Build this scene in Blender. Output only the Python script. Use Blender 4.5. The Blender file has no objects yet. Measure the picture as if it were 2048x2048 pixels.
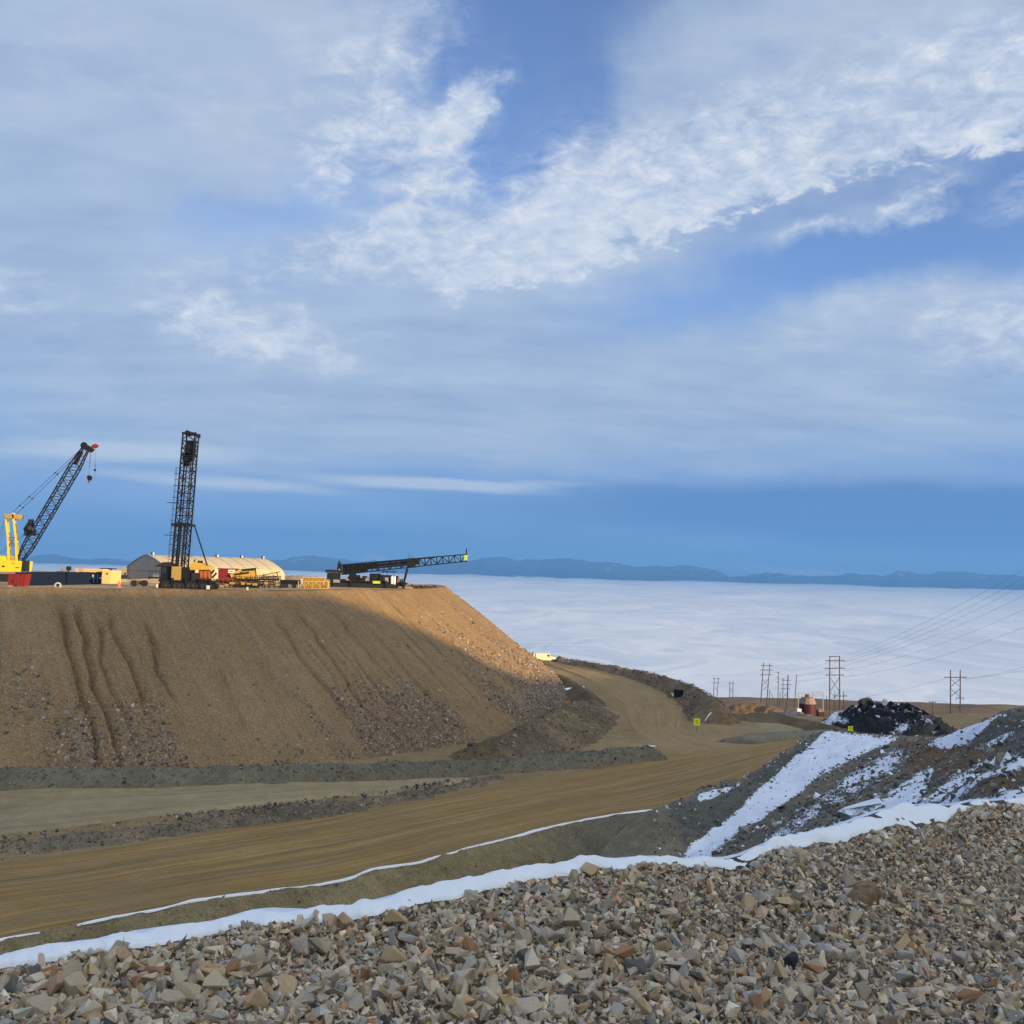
import bpy, bmesh, math, random
import numpy as np
from mathutils import Matrix, Vector
rng = np.random.default_rng(7)
random.seed(7)
SC = bpy.context.scene
COL = SC.collection
R = math.radians

# ------------------------------------------------------------------ camera
PITCH, ROLL, FPX = R(3.3), R(1.55), 2048.0
CAMROT = Matrix.Rotation(R(90) + PITCH, 3, 'X') @ Matrix.Rotation(ROLL, 3, 'Z')
cam_d = bpy.data.cameras.new('camera')
cam_d.sensor_width = 36.0
cam_d.lens = 36.0
cam_d.clip_start = 0.1
cam_d.clip_end = 200000.0
cam = bpy.data.objects.new('camera', cam_d)
cam.matrix_world = CAMROT.to_4x4()
COL.objects.link(cam)
SC.camera = cam
CR = np.array(CAMROT)

# ------------------------------------------------------------------ exposure and render settings
SC.view_settings.view_transform = 'Standard'
SC.view_settings.look = 'None'
EXPOSURE = 0.85
SC.view_settings.exposure = EXPOSURE
SC.view_settings.gamma = 1.0
SC.view_settings.use_curve_mapping = False
SC.render.engine = 'CYCLES'
SC.cycles.max_bounces = 5
SC.cycles.diffuse_bounces = 3
SC.cycles.volume_bounces = 0
SC.cycles.use_denoising = True

# ------------------------------------------------------------------ sun
SUN_EL = R(9.0)
SUN_H = np.array([0.8, -0.6])                      # horizontal direction towards the sun
SUN_V = Vector((SUN_H[0] * math.cos(SUN_EL), SUN_H[1] * math.cos(SUN_EL), math.sin(SUN_EL)))
sun_d = bpy.data.lights.new('sun', 'SUN')
sun_d.energy = 5.0
sun_d.angle = R(1.0)
sun_d.color = (1.0, 0.70, 0.33)
sun = bpy.data.objects.new('sun', sun_d)
sun.rotation_euler = SUN_V.to_track_quat('Z', 'Y').to_euler()
COL.objects.link(sun)


# ------------------------------------------------------------------ pixel <-> world helpers
def ray(px, py):
    v = np.array([(px - 1024.0) / FPX, -(py - 1024.0) / FPX, -1.0])
    return CR @ v


def P(px, py, D):
    """world point seen at photo pixel (px, py), D metres in front along +Y"""
    r = ray(px, py)
    return r * (D / r[1])


def proj(pts):
    pts = np.asarray(pts, float)
    l = pts @ CR
    w = np.minimum(l[..., 2], -1e-6)
    return 1024 + FPX * l[..., 0] / -w, 1024 - FPX * l[..., 1] / -w


def sstep(a, b, x):
    t = np.clip((np.asarray(x, float) - a) / (b - a), 0, 1)
    return t * t * (3 - 2 * t)


def azel(px, py):
    r = ray(px, py)
    r = r / np.linalg.norm(r)
    return math.atan2(r[0], r[1]), math.asin(r[2])


# ------------------------------------------------------------------ node helpers
class NT:
    def __init__(self, tree):
        self.t = tree
        self.n = tree.nodes
        self.l = tree.links
        self.n.clear()

    def node(self, typ, **kw):
        n = self.n.new(typ)
        for k, v in kw.items():
            setattr(n, k, v)
        return n

    def link(self, a, b):
        self.l.new(a, b)

    def put(self, sock, v):
        if isinstance(v, bpy.types.NodeSocket):
            self.l.new(v, sock)
        else:
            if sock.type == 'RGBA' and len(v) == 3:
                v = (*v, 1.0)
            sock.default_value = v

    def math(self, op, a, b=None, c=None, clamp=False):
        n = self.node('ShaderNodeMath', operation=op, use_clamp=clamp)
        for i, v in enumerate((a, b, c)):
            if v is not None:
                self.put(n.inputs[i], v)
        return n.outputs[0]

    def vmath(self, op, a, b=None, out=0):
        n = self.node('ShaderNodeVectorMath', operation=op)
        self.put(n.inputs[0], a)
        if b is not None:
            self.put(n.inputs[1], b)
        return n.outputs[out]

    def mix(self, f, a, b, mode='MIX'):
        n = self.node('ShaderNodeMix', data_type='RGBA', blend_type=mode)
        self.put(n.inputs[0], f)
        self.put(n.inputs[6], a)
        self.put(n.inputs[7], b)
        return n.outputs[2]

    def noise(self, vec, scale, detail=5.0, rough=0.55, dist=0.0, lac=2.0):
        n = self.node('ShaderNodeTexNoise')
        if vec is not None:
            self.put(n.inputs['Vector'], vec)
        n.inputs['Scale'].default_value = scale
        n.inputs['Detail'].default_value = detail
        n.inputs['Roughness'].default_value = rough
        n.inputs['Lacunarity'].default_value = lac
        n.inputs['Distortion'].default_value = dist
        return n.outputs['Fac']

    def voro(self, vec, scale, feature='F1', out='Distance', rand=1.0):
        n = self.node('ShaderNodeTexVoronoi', feature=feature)
        self.put(n.inputs['Vector'], vec)
        n.inputs['Scale'].default_value = scale
        n.inputs['Randomness'].default_value = rand
        return n.outputs[out]

    def ramp(self, fac, stops, interp='LINEAR'):
        n = self.node('ShaderNodeValToRGB')
        cr = n.color_ramp
        cr.interpolation = interp
        while len(cr.elements) < len(stops):
            cr.elements.new(0.5)
        for e, (p, c) in zip(cr.elements, stops):
            e.position = p
            e.color = (*c, 1.0) if len(c) == 3 else c
        self.put(n.inputs[0], fac)
        return n.outputs[0]

    def step(self, a, b, x):
        n = self.node('ShaderNodeMapRange', interpolation_type='SMOOTHSTEP')
        self.put(n.inputs['Value'], x)
        self.put(n.inputs['From Min'], a)
        self.put(n.inputs['From Max'], b)
        return n.outputs[0]

    def mapping(self, vec, loc=(0, 0, 0), rot=(0, 0, 0), scale=(1, 1, 1), typ='POINT'):
        n = self.node('ShaderNodeMapping', vector_type=typ)
        self.put(n.inputs[0], vec)
        n.inputs['Location'].default_value = loc
        n.inputs['Rotation'].default_value = rot
        n.inputs['Scale'].default_value = scale
        return n.outputs[0]

    def comb(self, x, y, z):
        n = self.node('ShaderNodeCombineXYZ')
        for i, v in enumerate((x, y, z)):
            self.put(n.inputs[i], v)
        return n.outputs[0]


def lin(r, g, b):
    f = lambda c: (c / 255.0 / 12.92) if c / 255.0 <= 0.04045 else ((c / 255.0 + 0.055) / 1.055) ** 2.4
    return (f(r), f(g), f(b))


# ------------------------------------------------------------------ sky (world)
WORLD = bpy.data.worlds.new('World')
SC.world = WORLD
WORLD.use_nodes = True
SKY_STRENGTH = 0.12


def build_sky():
    t = NT(WORLD.node_tree)
    K = 1.0 / SKY_STRENGTH / 2 ** EXPOSURE
    sky = t.node('ShaderNodeTexSky', sky_type='NISHITA')
    sky.sun_disc = False
    sky.sun_elevation = SUN_EL
    sky.sun_rotation = math.atan2(SUN_H[0], SUN_H[1])
    sky.altitude = 2000
    sky.air_density = 1.0
    sky.dust_density = 1.0
    sky.ozone_density = 1.5
    tc = t.node('ShaderNodeTexCoord').outputs['Generated']
    d = t.vmath('NORMALIZE', tc)
    sp = t.node('ShaderNodeSeparateXYZ')
    t.link(d, sp.inputs[0])
    x, y, z = sp.outputs
    az = t.math('ARCTAN2', x, y)
    el = t.math('ARCSINE', z)
    ae = t.comb(az, el, 0.0)
    zz = t.math('ADD', t.math('MAXIMUM', z, 0.0), 0.22)
    pl = t.comb(t.math('DIVIDE', x, zz), t.math('DIVIDE', y, zz), 0.0)   # cloud-deck coordinates
    # warped directional coordinates for ragged cloud outlines
    wn = t.node('ShaderNodeTexNoise')
    t.link(ae, wn.inputs['Vector'])
    wn.inputs['Scale'].default_value = 9.0
    wn.inputs['Detail'].default_value = 6.0
    wn.inputs['Roughness'].default_value = 0.6
    off = t.vmath('MULTIPLY', t.vmath('SUBTRACT', wn.outputs['Color'], (0.5, 0.5, 0.5)), (0.13, 0.10, 0.0))
    aw = t.vmath('ADD', ae, off)
    # streak fields
    rotp = t.mapping(pl, rot=(0, 0, R(-28)), scale=(1.0, 2.2, 1.0))
    n_big = t.noise(rotp, 1.3, 6, 0.55, 0.4)
    n_mid = t.noise(t.mapping(pl, rot=(0, 0, R(-20)), scale=(1.0, 1.9, 1.0)), 4.2, 8, 0.58, 0.2)
    n_fine = t.noise(t.mapping(ae, rot=(0, 0, R(-17)), scale=(1.0, 1.9, 1.0)), 30.0, 11, 0.68, 0.35)
    n_str = t.noise(t.mapping(ae, rot=(0, 0, R(3)), scale=(1.0, 6.5, 1.0)), 5.0, 7, 0.55, 0.4)

    def blobs(lst, vec):
        acc = None
        for (px, py, rx, ry, rot, w) in lst:
            a, e = azel(px, py)
            m = t.mapping(vec, (a, e, 0), (0, 0, R(rot)), (rx / FPX, ry / FPX, 1.0), 'TEXTURE')
            g = t.node('ShaderNodeTexGradient', gradient_type='SPHERICAL')
            t.link(m, g.inputs[0])
            s = t.step(0.0, 1.0, g.outputs['Fac'])
            v = t.math('MULTIPLY', s, w)
            acc = v if acc is None else t.math('ADD', acc, v)
        return acc

    # --- clear blue: Nishita, tinted to the saturated blue of the photo
    base = t.mix(1.0, sky.outputs[0], tuple(c / 2 ** EXPOSURE for c in SKY_TINT), 'MULTIPLY')
    low = t.ramp(t.math('MULTIPLY', el, 1.0), [(0.0, tuple(c * K for c in lin(122, 160, 212))),
                                                (0.05, tuple(c * K for c in lin(104, 148, 208))),
                                                (0.12, tuple(c * K for c in lin(126, 164, 216))),
                                                (0.30, tuple(c * K for c in lin(118, 160, 224)))])
    lowm = t.math('SUBTRACT', 1.0, t.step(0.10, 0.34, el))
    base = t.mix(t.math('MULTIPLY', lowm, 0.9), base, low)
    # --- broad grey veil, thicker round the cirrus
    halo = blobs(SKY_WHITE, ae)
    front = t.step(-0.2, 0.4, y)
    veil = blobs(SKY_VEIL, aw)
    veil_n = t.math('ADD', t.math('ADD', veil, t.math('MULTIPLY', halo, 0.7)), t.math('MULTIPLY', t.math('SUBTRACT', n_big, 0.5), 0.8))
    outside = t.math('MULTIPLY', t.math('SUBTRACT', 1.0, front), 0.42)
    zen = t.math('MULTIPLY', t.step(0.55, 0.8, el), 0.42)
    veil_n = t.math('ADD', veil_n, t.math('MAXIMUM', outside, zen))
    veil_n = t.math('MULTIPLY', veil_n, t.step(-0.01, 0.19, t.math('ADD', el, t.math('MULTIPLY', t.math('SUBTRACT', n_str, 0.5), 0.10))))
    vf = t.step(-0.25, 1.15, veil_n)
    vcol = t.ramp(t.math('ADD', t.math('MULTIPLY', n_mid, 0.5), t.math('MULTIPLY', n_big, 0.5)),
                  [(0.30, tuple(c * K for c in lin(153, 172, 206))), (0.50, tuple(c * K for c in lin(174, 192, 217))), (0.70, tuple(c * K for c in lin(194, 207, 225)))])
    col = t.mix(t.math('MULTIPLY', vf, 0.95), base, vcol)
    # --- deep blue band low over the horizon on the right
    band = blobs(SKY_BAND, t.vmath('ADD', ae, t.vmath('MULTIPLY', off, (0.5, 0.18, 0.0))))
    bm = t.step(0.0, 0.95, t.math('ADD', band, t.math('MULTIPLY', t.math('SUBTRACT', n_str, 0.5), 1.0)))
    col = t.mix(t.math('MULTIPLY', bm, 0.85), col, tuple(c * K for c in lin(88, 128, 190)))
    # --- textured white cirrus: a long band with a crisp lower edge, and loose tufts
    ca = np.array([azel(*p)[0] for p in SKY_BAND_EDGE])
    ce = np.array([azel(*p)[1] for p in SKY_BAND_EDGE])
    pc = np.polyfit(ca, ce, 3)
    rag = t.math('ADD', t.math('MULTIPLY', t.math('SUBTRACT', n_fine, 0.5), 0.06), t.math('MULTIPLY', t.math('SUBTRACT', n_mid, 0.5), 0.055))
    poly = float(pc[0])
    for k_ in pc[1:]:
        poly = t.math('MULTIPLY_ADD', poly, az, float(k_))
    dd = t.math('ADD', t.math('SUBTRACT', el, poly), rag)
    up_ = t.math('EXPONENT', t.math('MULTIPLY', t.math('MAXIMUM', dd, 0.0), -11.0))
    bandw = t.math('MULTIPLY', t.math('MULTIPLY', t.step(-0.004, 0.016, dd), up_), t.math('MULTIPLY', t.step(azel(760, 600)[0], azel(1120, 560)[0], az), t.step(1.0, 0.5, az)))
    wh = t.math('ADD', blobs(SKY_WHITE, aw), t.math('MULTIPLY', bandw, 0.78))
    tex = t.math('ADD', t.math('MULTIPLY', t.math('SUBTRACT', n_fine, 0.5), 1.55), t.math('MULTIPLY', t.math('SUBTRACT', n_mid, 0.5), 1.15))
    gate = t.math('MULTIPLY', t.step(0.0, 0.5, wh), tex)
    wf = t.step(-0.02, 0.98, t.math('ADD', wh, gate))
    wcol = t.ramp(n_fine, [(0.32, tuple(c * K for c in lin(186, 201, 226))), (0.5, tuple(c * K for c in lin(210, 220, 235))), (0.66, tuple(c * K for c in lin(232, 236, 241)))])
    col = t.mix(t.math('MULTIPLY', wf, 0.92), col, wcol)
    # --- thin sunlit streaks near the horizon
    st = blobs(SKY_STREAK, t.vmath('ADD', ae, t.vmath('MULTIPLY', off, (0.35, 0.10, 0.0))))
    sf = t.step(0.10, 0.9, t.math('ADD', st, t.math('MULTIPLY', t.step(0.0, 0.4, st), t.math('MULTIPLY', t.math('SUBTRACT', n_str, 0.5), 1.6))))
    scol = t.mix(n_fine, tuple(c * K for c in lin(196, 216, 236)), tuple(c * K for c in lin(226, 226, 228)))
    col = t.mix(t.math('MULTIPLY', sf, 0.8), col, scol)
    # --- warm gain added to the sunward sky, mostly out of view, lifts ambient light
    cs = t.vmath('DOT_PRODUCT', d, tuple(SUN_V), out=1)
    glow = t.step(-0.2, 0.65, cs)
    gl = t.math('MULTIPLY', t.math('POWER', glow, 1.1), AMBIENT_GAIN)
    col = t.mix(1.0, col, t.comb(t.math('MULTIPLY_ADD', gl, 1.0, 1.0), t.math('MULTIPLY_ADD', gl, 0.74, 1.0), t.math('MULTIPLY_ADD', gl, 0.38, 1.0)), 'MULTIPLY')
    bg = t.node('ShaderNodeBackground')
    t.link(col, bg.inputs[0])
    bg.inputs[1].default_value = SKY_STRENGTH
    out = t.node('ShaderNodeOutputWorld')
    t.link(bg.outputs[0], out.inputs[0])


AMBIENT_GAIN = 3.2
SKY_TINT = (1.5, 1.56, 2.0)
# px, py, half-length, half-height (photo pixels), rotation (deg, + lifts the right end), weight
SKY_VEIL = [(150, 250, 820, 440, 18, 1.25), (420, 120, 600, 320, 10, 0.7), (60, 560, 500, 300, 0, 0.5),
            (1500, 200, 900, 420, 14, 1.0), (1900, 80, 600, 330, 6, 0.6), (1050, 470, 620, 260, 20, 0.6),
            (560, 800, 1300, 330, -1, 1.1), (1500, 830, 1300, 300, -1, 1.1), (200, 940, 700, 200, 0, 0.6),
            (760, 600, 700, 220, 6, 0.35), (1750, 640, 640, 190, 6, 0.5),
            (1060, 280, 280, 170, 40, -1.2), (1060, 40, 420, 280, 30, -0.7), (580, 380, 330, 80, 26, -0.25),
            (1780, 490, 620, 120, 14, -0.8), (230, 500, 320, 80, 25, -0.15)]
SKY_BAND = [(1750, 1040, 1300, 95, -2, 1.1), (1900, 1025, 800, 90, -2, 0.6), (800, 1075, 900, 55, -1, 0.6), (120, 1060, 500, 60, -1, 0.25)]
SKY_BAND_EDGE = [(600, 632), (850, 603), (1000, 575), (1100, 553), (1200, 527), (1300, 499), (1400, 470), (1500, 438), (1600, 400), (1750, 350), (1900, 308), (2048, 286), (2300, 268)]
SKY_WHITE = [(1160, 520, 330, 70, 14, 0.30), (1080, 430, 420, 130, 22, 0.42), (1320, 360, 620, 170, 22, 0.30), (945, 225, 110, 60, 50, 0.85), (880, 320, 210, 110, 40, 0.6), (860, 240, 90, 60, 20, 0.35), (730, 290, 200, 110, 35, 0.55),
             (760, 110, 330, 210, 28, 0.38), (480, 640, 320, 90, -16, 0.62), (520, 690, 280, 110, -8, 0.45), (620, 500, 460, 110, 12, 0.4), (780, 480, 330, 110, 18, 0.35),
             (930, 580, 130, 50, 20, 0.6), (1830, 410, 220, 50, 10, 0.5), (1640, 455, 200, 40, 10, 0.42), (2030, 395, 130, 40, 22, 0.4), (1880, 350, 160, 45, 12, 0.3),
             (1740, 650, 560, 110, 5, 0.25), (2040, 650, 260, 140, 16, 0.45), (10, 590, 150, 90, 10, 0.5), (1950, 110, 340, 70, 8, 0.25), (420, 230, 360, 170, 12, 0.17), (120, 90, 420, 200, 12, 0.17)]
SKY_STREAK = [(420, 964, 420, 24, -2, 0.85), (860, 970, 430, 22, -2, 0.85), (1010, 968, 330, 16, 1, 0.5), (300, 905, 420, 40, 0, 0.55), (80, 900, 300, 40, 4, 0.5),
              (1600, 1143, 300, 16, -2, 0.75), (755, 1122, 46, 22, 0, 1.0), (640, 1142, 60, 20, 0, 0.8)]
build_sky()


# ------------------------------------------------------------------ numpy noise
def _hash(ix, iy, seed):
    h = (ix.astype(np.int64) * 374761393 + iy.astype(np.int64) * 668265263 + seed * 1442695041) & 0xFFFFFFFF
    h = ((h ^ (h >> 13)) * 1274126177) & 0xFFFFFFFF
    h = h ^ (h >> 16)
    return (h & 0xFFFFFF) / float(0xFFFFFF)


def vnoise(x, y, seed=0):
    x = np.asarray(x, float)
    y = np.asarray(y, float)
    ix = np.floor(x)
    iy = np.floor(y)
    fx = x - ix
    fy = y - iy
    ux = fx * fx * fx * (fx * (fx * 6 - 15) + 10)
    uy = fy * fy * fy * (fy * (fy * 6 - 15) + 10)
    a = _hash(ix, iy, seed)
    b = _hash(ix + 1, iy, seed)
    c = _hash(ix, iy + 1, seed)
    d = _hash(ix + 1, iy + 1, seed)
    return (a + (b - a) * ux) * (1 - uy) + (c + (d - c) * ux) * uy - 0.5


def fbm(x, y, seed=0, octaves=4, gain=0.5):
    s = 0.0
    a = 1.0
    for o in range(octaves):
        s = s + a * vnoise(x * 2 ** o + 17.3 * o, y * 2 ** o - 9.1 * o, seed + o)
        a *= gain
    return s


class TPS:
    """smooth surface z(x, y) through scattered points"""
    def __init__(self, pts, smooth=0.0):
        p = np.asarray(pts, float)
        self.c = p[:, :2]
        n = len(p)
        K = self._k(self.c[:, None, :], self.c[None, :, :]) + np.eye(n) * smooth
        A = np.zeros((n + 3, n + 3))
        A[:n, :n] = K
        A[:n, n] = 1
        A[:n, n + 1:] = self.c
        A[n:, :n] = A[:n, n:].T
        b = np.zeros(n + 3)
        b[:n] = p[:, 2]
        self.w = np.linalg.solve(A, b)

    @staticmethod
    def _k(a, b):
        r2 = ((a - b) ** 2).sum(-1)
        return 0.5 * r2 * np.log(r2 + 1e-9)

    def __call__(self, x, y):
        sh = np.shape(x)
        q = np.stack([np.ravel(x), np.ravel(y)], -1)
        n = len(self.c)
        out = np.empty(len(q))
        for i in range(0, len(q), 20000):
            s = q[i:i + 20000]
            out[i:i + 20000] = self._k(s[:, None, :], self.c[None]) @ self.w[:n] + self.w[n] + s @ self.w[n + 1:]
        return out.reshape(sh)


# ------------------------------------------------------------------ mesh / object helpers
def setprops(o, label=None, cat=None, group=None, kind=None):
    for k, v in (('label', label), ('category', cat), ('group', group), ('kind', kind)):
        if v:
            o[k] = v
    return o


def mesh_np(name, verts, faces, mat=None, smooth=False, attrs=None, uv=None, parent=None):
    """faces: (n, k) int array with k = 3 or 4"""
    verts = np.asarray(verts, np.float32)
    faces = np.asarray(faces, np.int32)
    me = bpy.data.meshes.new(name)
    n, k = faces.shape
    me.vertices.add(len(verts))
    me.vertices.foreach_set('co', verts.ravel())
    me.loops.add(n * k)
    me.loops.foreach_set('vertex_index', faces.ravel())
    me.polygons.add(n)
    me.polygons.foreach_set('loop_start', np.arange(0, n * k, k, dtype=np.int32))
    me.polygons.foreach_set('use_smooth', np.full(n, bool(smooth)))
    me.update(calc_edges=True)
    if uv is not None:
        l = me.uv_layers.new(name='UVMap')
        l.data.foreach_set('uv', np.asarray(uv, np.float32)[faces.ravel()].ravel())
    for an, av in (attrs or {}).items():
        av = np.asarray(av, np.float32)
        if av.ndim == 1:
            a = me.attributes.new(an, 'FLOAT', 'POINT')
            a.data.foreach_set('value', av)
        else:
            a = me.attributes.new(an, 'FLOAT_COLOR', 'POINT')
            c = np.ones((len(av), 4), np.float32)
            c[:, :3] = av
            a.data.foreach_set('color', c.ravel())
    if mat:
        me.materials.append(mat)
    o = bpy.data.objects.new(name, me)
    COL.objects.link(o)
    if parent:
        o.parent = parent
    return o


def grid_faces(nu, nv):
    i = np.arange(nu - 1)[:, None] * nv + np.arange(nv - 1)[None, :]
    return np.stack([i, i + nv, i + nv + 1, i + 1], -1).reshape(-1, 4)


def compact(verts, faces, *arrs):
    used = np.unique(faces)
    m = np.full(len(verts), -1)
    m[used] = np.arange(len(used))
    return (verts[used], m[faces]) + tuple(a[used] for a in arrs)


def empty(name, loc=(0, 0, 0), rz=0.0, label=None, cat=None, group=None):
    o = bpy.data.objects.new(name, None)
    o.empty_display_size = 0.5
    o.location = loc
    o.rotation_euler = (0, 0, rz)
    COL.objects.link(o)
    return setprops(o, label, cat, group)


class MB:
    """collects simple solids; build() links them as one mesh object"""
    def __init__(self):
        self.v = []
        self.f = []

    def add(self, vs, fs):
        b = len(self.v)
        self.v += [tuple(float(c) for c in v) for v in vs]
        self.f += [tuple(b + i for i in f) for f in fs]
        return self

    def box(self, x0, x1, y0, y1, z0, z1):
        vs = [(x, y, z) for x in (x0, x1) for y in (y0, y1) for z in (z0, z1)]
        return self.add(vs, [(0, 1, 3, 2), (4, 6, 7, 5), (0, 4, 5, 1), (2, 3, 7, 6), (0, 2, 6, 4), (1, 5, 7, 3)])

    def bar(self, p, q, w, h=None, up=(0, 0, 1)):
        p = np.array(p, float)
        q = np.array(q, float)
        h = h or w
        d = q - p
        L = np.linalg.norm(d)
        if L < 1e-6:
            return self
        d /= L
        u = np.array(up, float)
        if abs(d @ u) > 0.95:
            u = np.array((0, 1, 0.0))
        s = np.cross(d, u)
        s /= np.linalg.norm(s)
        t = np.cross(s, d)
        vs = [c + a * s * w / 2 + b * t * h / 2 for c in (p, q) for a, b in ((-1, -1), (1, -1), (1, 1), (-1, 1))]
        return self.add(vs, [(3, 2, 1, 0), (4, 5, 6, 7), (0, 1, 5, 4), (1, 2, 6, 5), (2, 3, 7, 6), (3, 0, 4, 7)])

    def tube(self, p, q, r, n=8, r2=None):
        p = np.array(p, float)
        q = np.array(q, float)
        r2 = r if r2 is None else r2
        d = q - p
        d /= np.linalg.norm(d)
        u = np.array((0, 0, 1.0)) if abs(d[2]) < 0.9 else np.array((1.0, 0, 0))
        s = np.cross(d, u)
        s /= np.linalg.norm(s)
        t = np.cross(s, d)
        vs = []
        for c, rr in ((p, r), (q, r2)):
            for k in range(n):
                a = 2 * math.pi * k / n
                vs.append(c + rr * (math.cos(a) * s + math.sin(a) * t))
        fs = [(k, (k + 1) % n, n + (k + 1) % n, n + k) for k in range(n)]
        fs += [tuple(range(n - 1, -1, -1)), tuple(range(n, 2 * n))]
        return self.add(vs, fs)

    def prism(self, poly, axis_vec):
        n = len(poly)
        a = np.array(axis_vec, float)
        vs = [np.array(p, float) for p in poly] + [np.array(p, float) + a for p in poly]
        fs = [tuple(range(n - 1, -1, -1)), tuple(range(n, 2 * n))]
        fs += [(k, (k + 1) % n, n + (k + 1) % n, n + k) for k in range(n)]
        return self.add(vs, fs)

    def lattice(self, p, q, w0, w1, n, rc, rb, side, up):
        """four-chord lattice beam from p to q, w = full width at each end"""
        p = np.array(p, float)
        q = np.array(q, float)
        s = np.array(side, float)
        u = np.array(up, float)
        cor = []
        for k in range(n + 1):
            f = k / n
            c = p + (q - p) * f
            if callable(w0):
                w = w0(f)
            else:
                w = w0 + (w1 - w0) * f
            cor.append([c + w / 2 * (a * s + b * u) for a, b in ((-1, -1), (1, -1), (1, 1), (-1, 1))])
        for k in range(n):
            for j in range(4):
                self.bar(cor[k][j], cor[k + 1][j], rc, up=s)
                j2 = (j + 1) % 4
                a, b = (j, j2) if (k + (0, 1, 1, 0)[j]) % 2 == 0 else (j2, j)
                self.bar(cor[k][a], cor[k + 1][b], rb, up=s)
                self.bar(cor[k][j], cor[k][j2], rb, up=s + 0.01)
        return self

    def build(self, name, mat, parent=None, loc=None, smooth=False):
        me = bpy.data.meshes.new(name)
        me.from_pydata(self.v, [], self.f)
        if smooth:
            for p in me.polygons:
                p.use_smooth = True
        me.materials.append(mat)
        bm = bmesh.new()
        bm.from_mesh(me)
        bmesh.ops.recalc_face_normals(bm, faces=bm.faces)
        bm.to_mesh(me)
        bm.free()
        o = bpy.data.objects.new(name, me)
        COL.objects.link(o)
        if parent:
            o.parent = parent
        if loc is not None:
            o.location = loc
        return o


def copy_tree(o, parent=None):
    c = o.copy()
    COL.objects.link(c)
    if parent is not None:
        c.parent = parent
    for ch in list(o.children):
        copy_tree(ch, c)
    return c


# ------------------------------------------------------------------ materials
def new_mat(name):
    m = bpy.data.materials.new(name)
    m.use_nodes = True
    t = NT(m.node_tree)
    b = t.node('ShaderNodeBsdfPrincipled')
    o = t.node('ShaderNodeOutputMaterial')
    t.link(b.outputs[0], o.inputs[0])
    return m, t, b


def earth(name, cols, big=0.06, mid=0.6, fine=5.0, bump=0.6, dist=0.25, rough=0.95, use_col=False, snow=False,
          stripes=None, speck=None, fine_amt=0.5):
    """rough ground: three colours over a broad noise, grain, bump; optional vertex tint, snow mask, stripes along U"""
    m, t, b = new_mat(name)
    oc = t.node('ShaderNodeTexCoord').outputs['Object']
    nb = t.noise(oc, big, 5, 0.6)
    nm = t.noise(oc, mid, 7, 0.65)
    nf = t.noise(oc, fine, 6, 0.7)
    f = t.math('ADD', t.math('MULTIPLY', nb, 0.55), t.math('MULTIPLY', nm, 0.45))
    k = len(cols)
    col = t.ramp(f, [(0.33 + 0.34 * i / (k - 1), c) for i, c in enumerate(cols)])
    if use_col:
        a = t.node('ShaderNodeAttribute', attribute_name='col').outputs['Color']
        col = t.mix(1.0, a, t.ramp(f, [(0.32, (0.55, 0.55, 0.55)), (0.5, (1.0, 1.0, 1.0)), (0.68, (1.45, 1.45, 1.45))]), 'MULTIPLY')
    hgt = t.math('ADD', t.math('MULTIPLY', nm, 1.0), t.math('MULTIPLY', nf, 0.5))
    if stripes:
        uv = t.node('ShaderNodeUVMap', uv_map='UVMap').outputs[0]
        for (su, sv, det, amt, tint) in stripes:
            ns = t.noise(t.mapping(uv, scale=(su, sv, 1)), 1.0, det, 0.6, 0.3)
            col = t.mix(t.math('MULTIPLY', t.step(0.42, 0.68, ns), amt), col, tint)
            hgt = t.math('ADD', hgt, t.math('MULTIPLY', ns, 0.5))
    g = t.ramp(nf, [(0.25, (1 - fine_amt,) * 3), (0.75, (1 + fine_amt,) * 3)])
    col = t.mix(1.0, col, g, 'MULTIPLY')
    if speck:
        (sc, lo, tint, amt) = speck
        vc = t.node('ShaderNodeTexVoronoi')
        t.link(oc, vc.inputs['Vector'])
        vc.inputs['Scale'].default_value = sc
        sel = t.math('MULTIPLY', t.step(lo, lo + 0.08, t.vmath('DOT_PRODUCT', vc.outputs['Color'], (0.4, 0.3, 0.3), out=1)), amt)
        sel = t.math('MULTIPLY', sel, t.step(0.45, 0.30, vc.outputs['Distance']))
        col = t.mix(sel, col, tint)
        hgt = t.math('ADD', hgt, t.math('MULTIPLY', sel, 0.6))
    if snow:
        s = t.node('ShaderNodeAttribute', attribute_name='snow').outputs['Fac']
        n1 = t.noise(oc, 1.9, 6, 0.72)
        n2 = t.noise(oc, 0.25, 3, 0.5)
        nn = t.math('ADD', t.math('MULTIPLY', n1, 0.75), t.math('MULTIPLY', n2, 0.25))
        sf = t.step(-0.05, 0.05, t.math('SUBTRACT', t.math('ADD', 0.18, t.math('MULTIPLY', s, 0.64)), nn))
        sf = t.math('MULTIPLY', sf, t.step(0.0, 0.06, s))
        col = t.mix(sf, col, (0.84, 0.86, 0.92))
        hgt = t.math('ADD', t.math('MULTIPLY', hgt, t.math('SUBTRACT', 1.0, t.math('MULTIPLY', sf, 0.8))), t.math('MULTIPLY', sf, 0.35))
    t.put(b.inputs['Base Color'], col)
    b.inputs['Roughness'].default_value = rough
    b.inputs['Specular IOR Level'].default_value = 0.15
    bp = t.node('ShaderNodeBump')
    bp.inputs['Strength'].default_value = bump
    bp.inputs['Distance'].default_value = dist
    t.link(hgt, bp.inputs['Height'])
    t.link(bp.outputs[0], b.inputs['Normal'])
    return m


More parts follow.
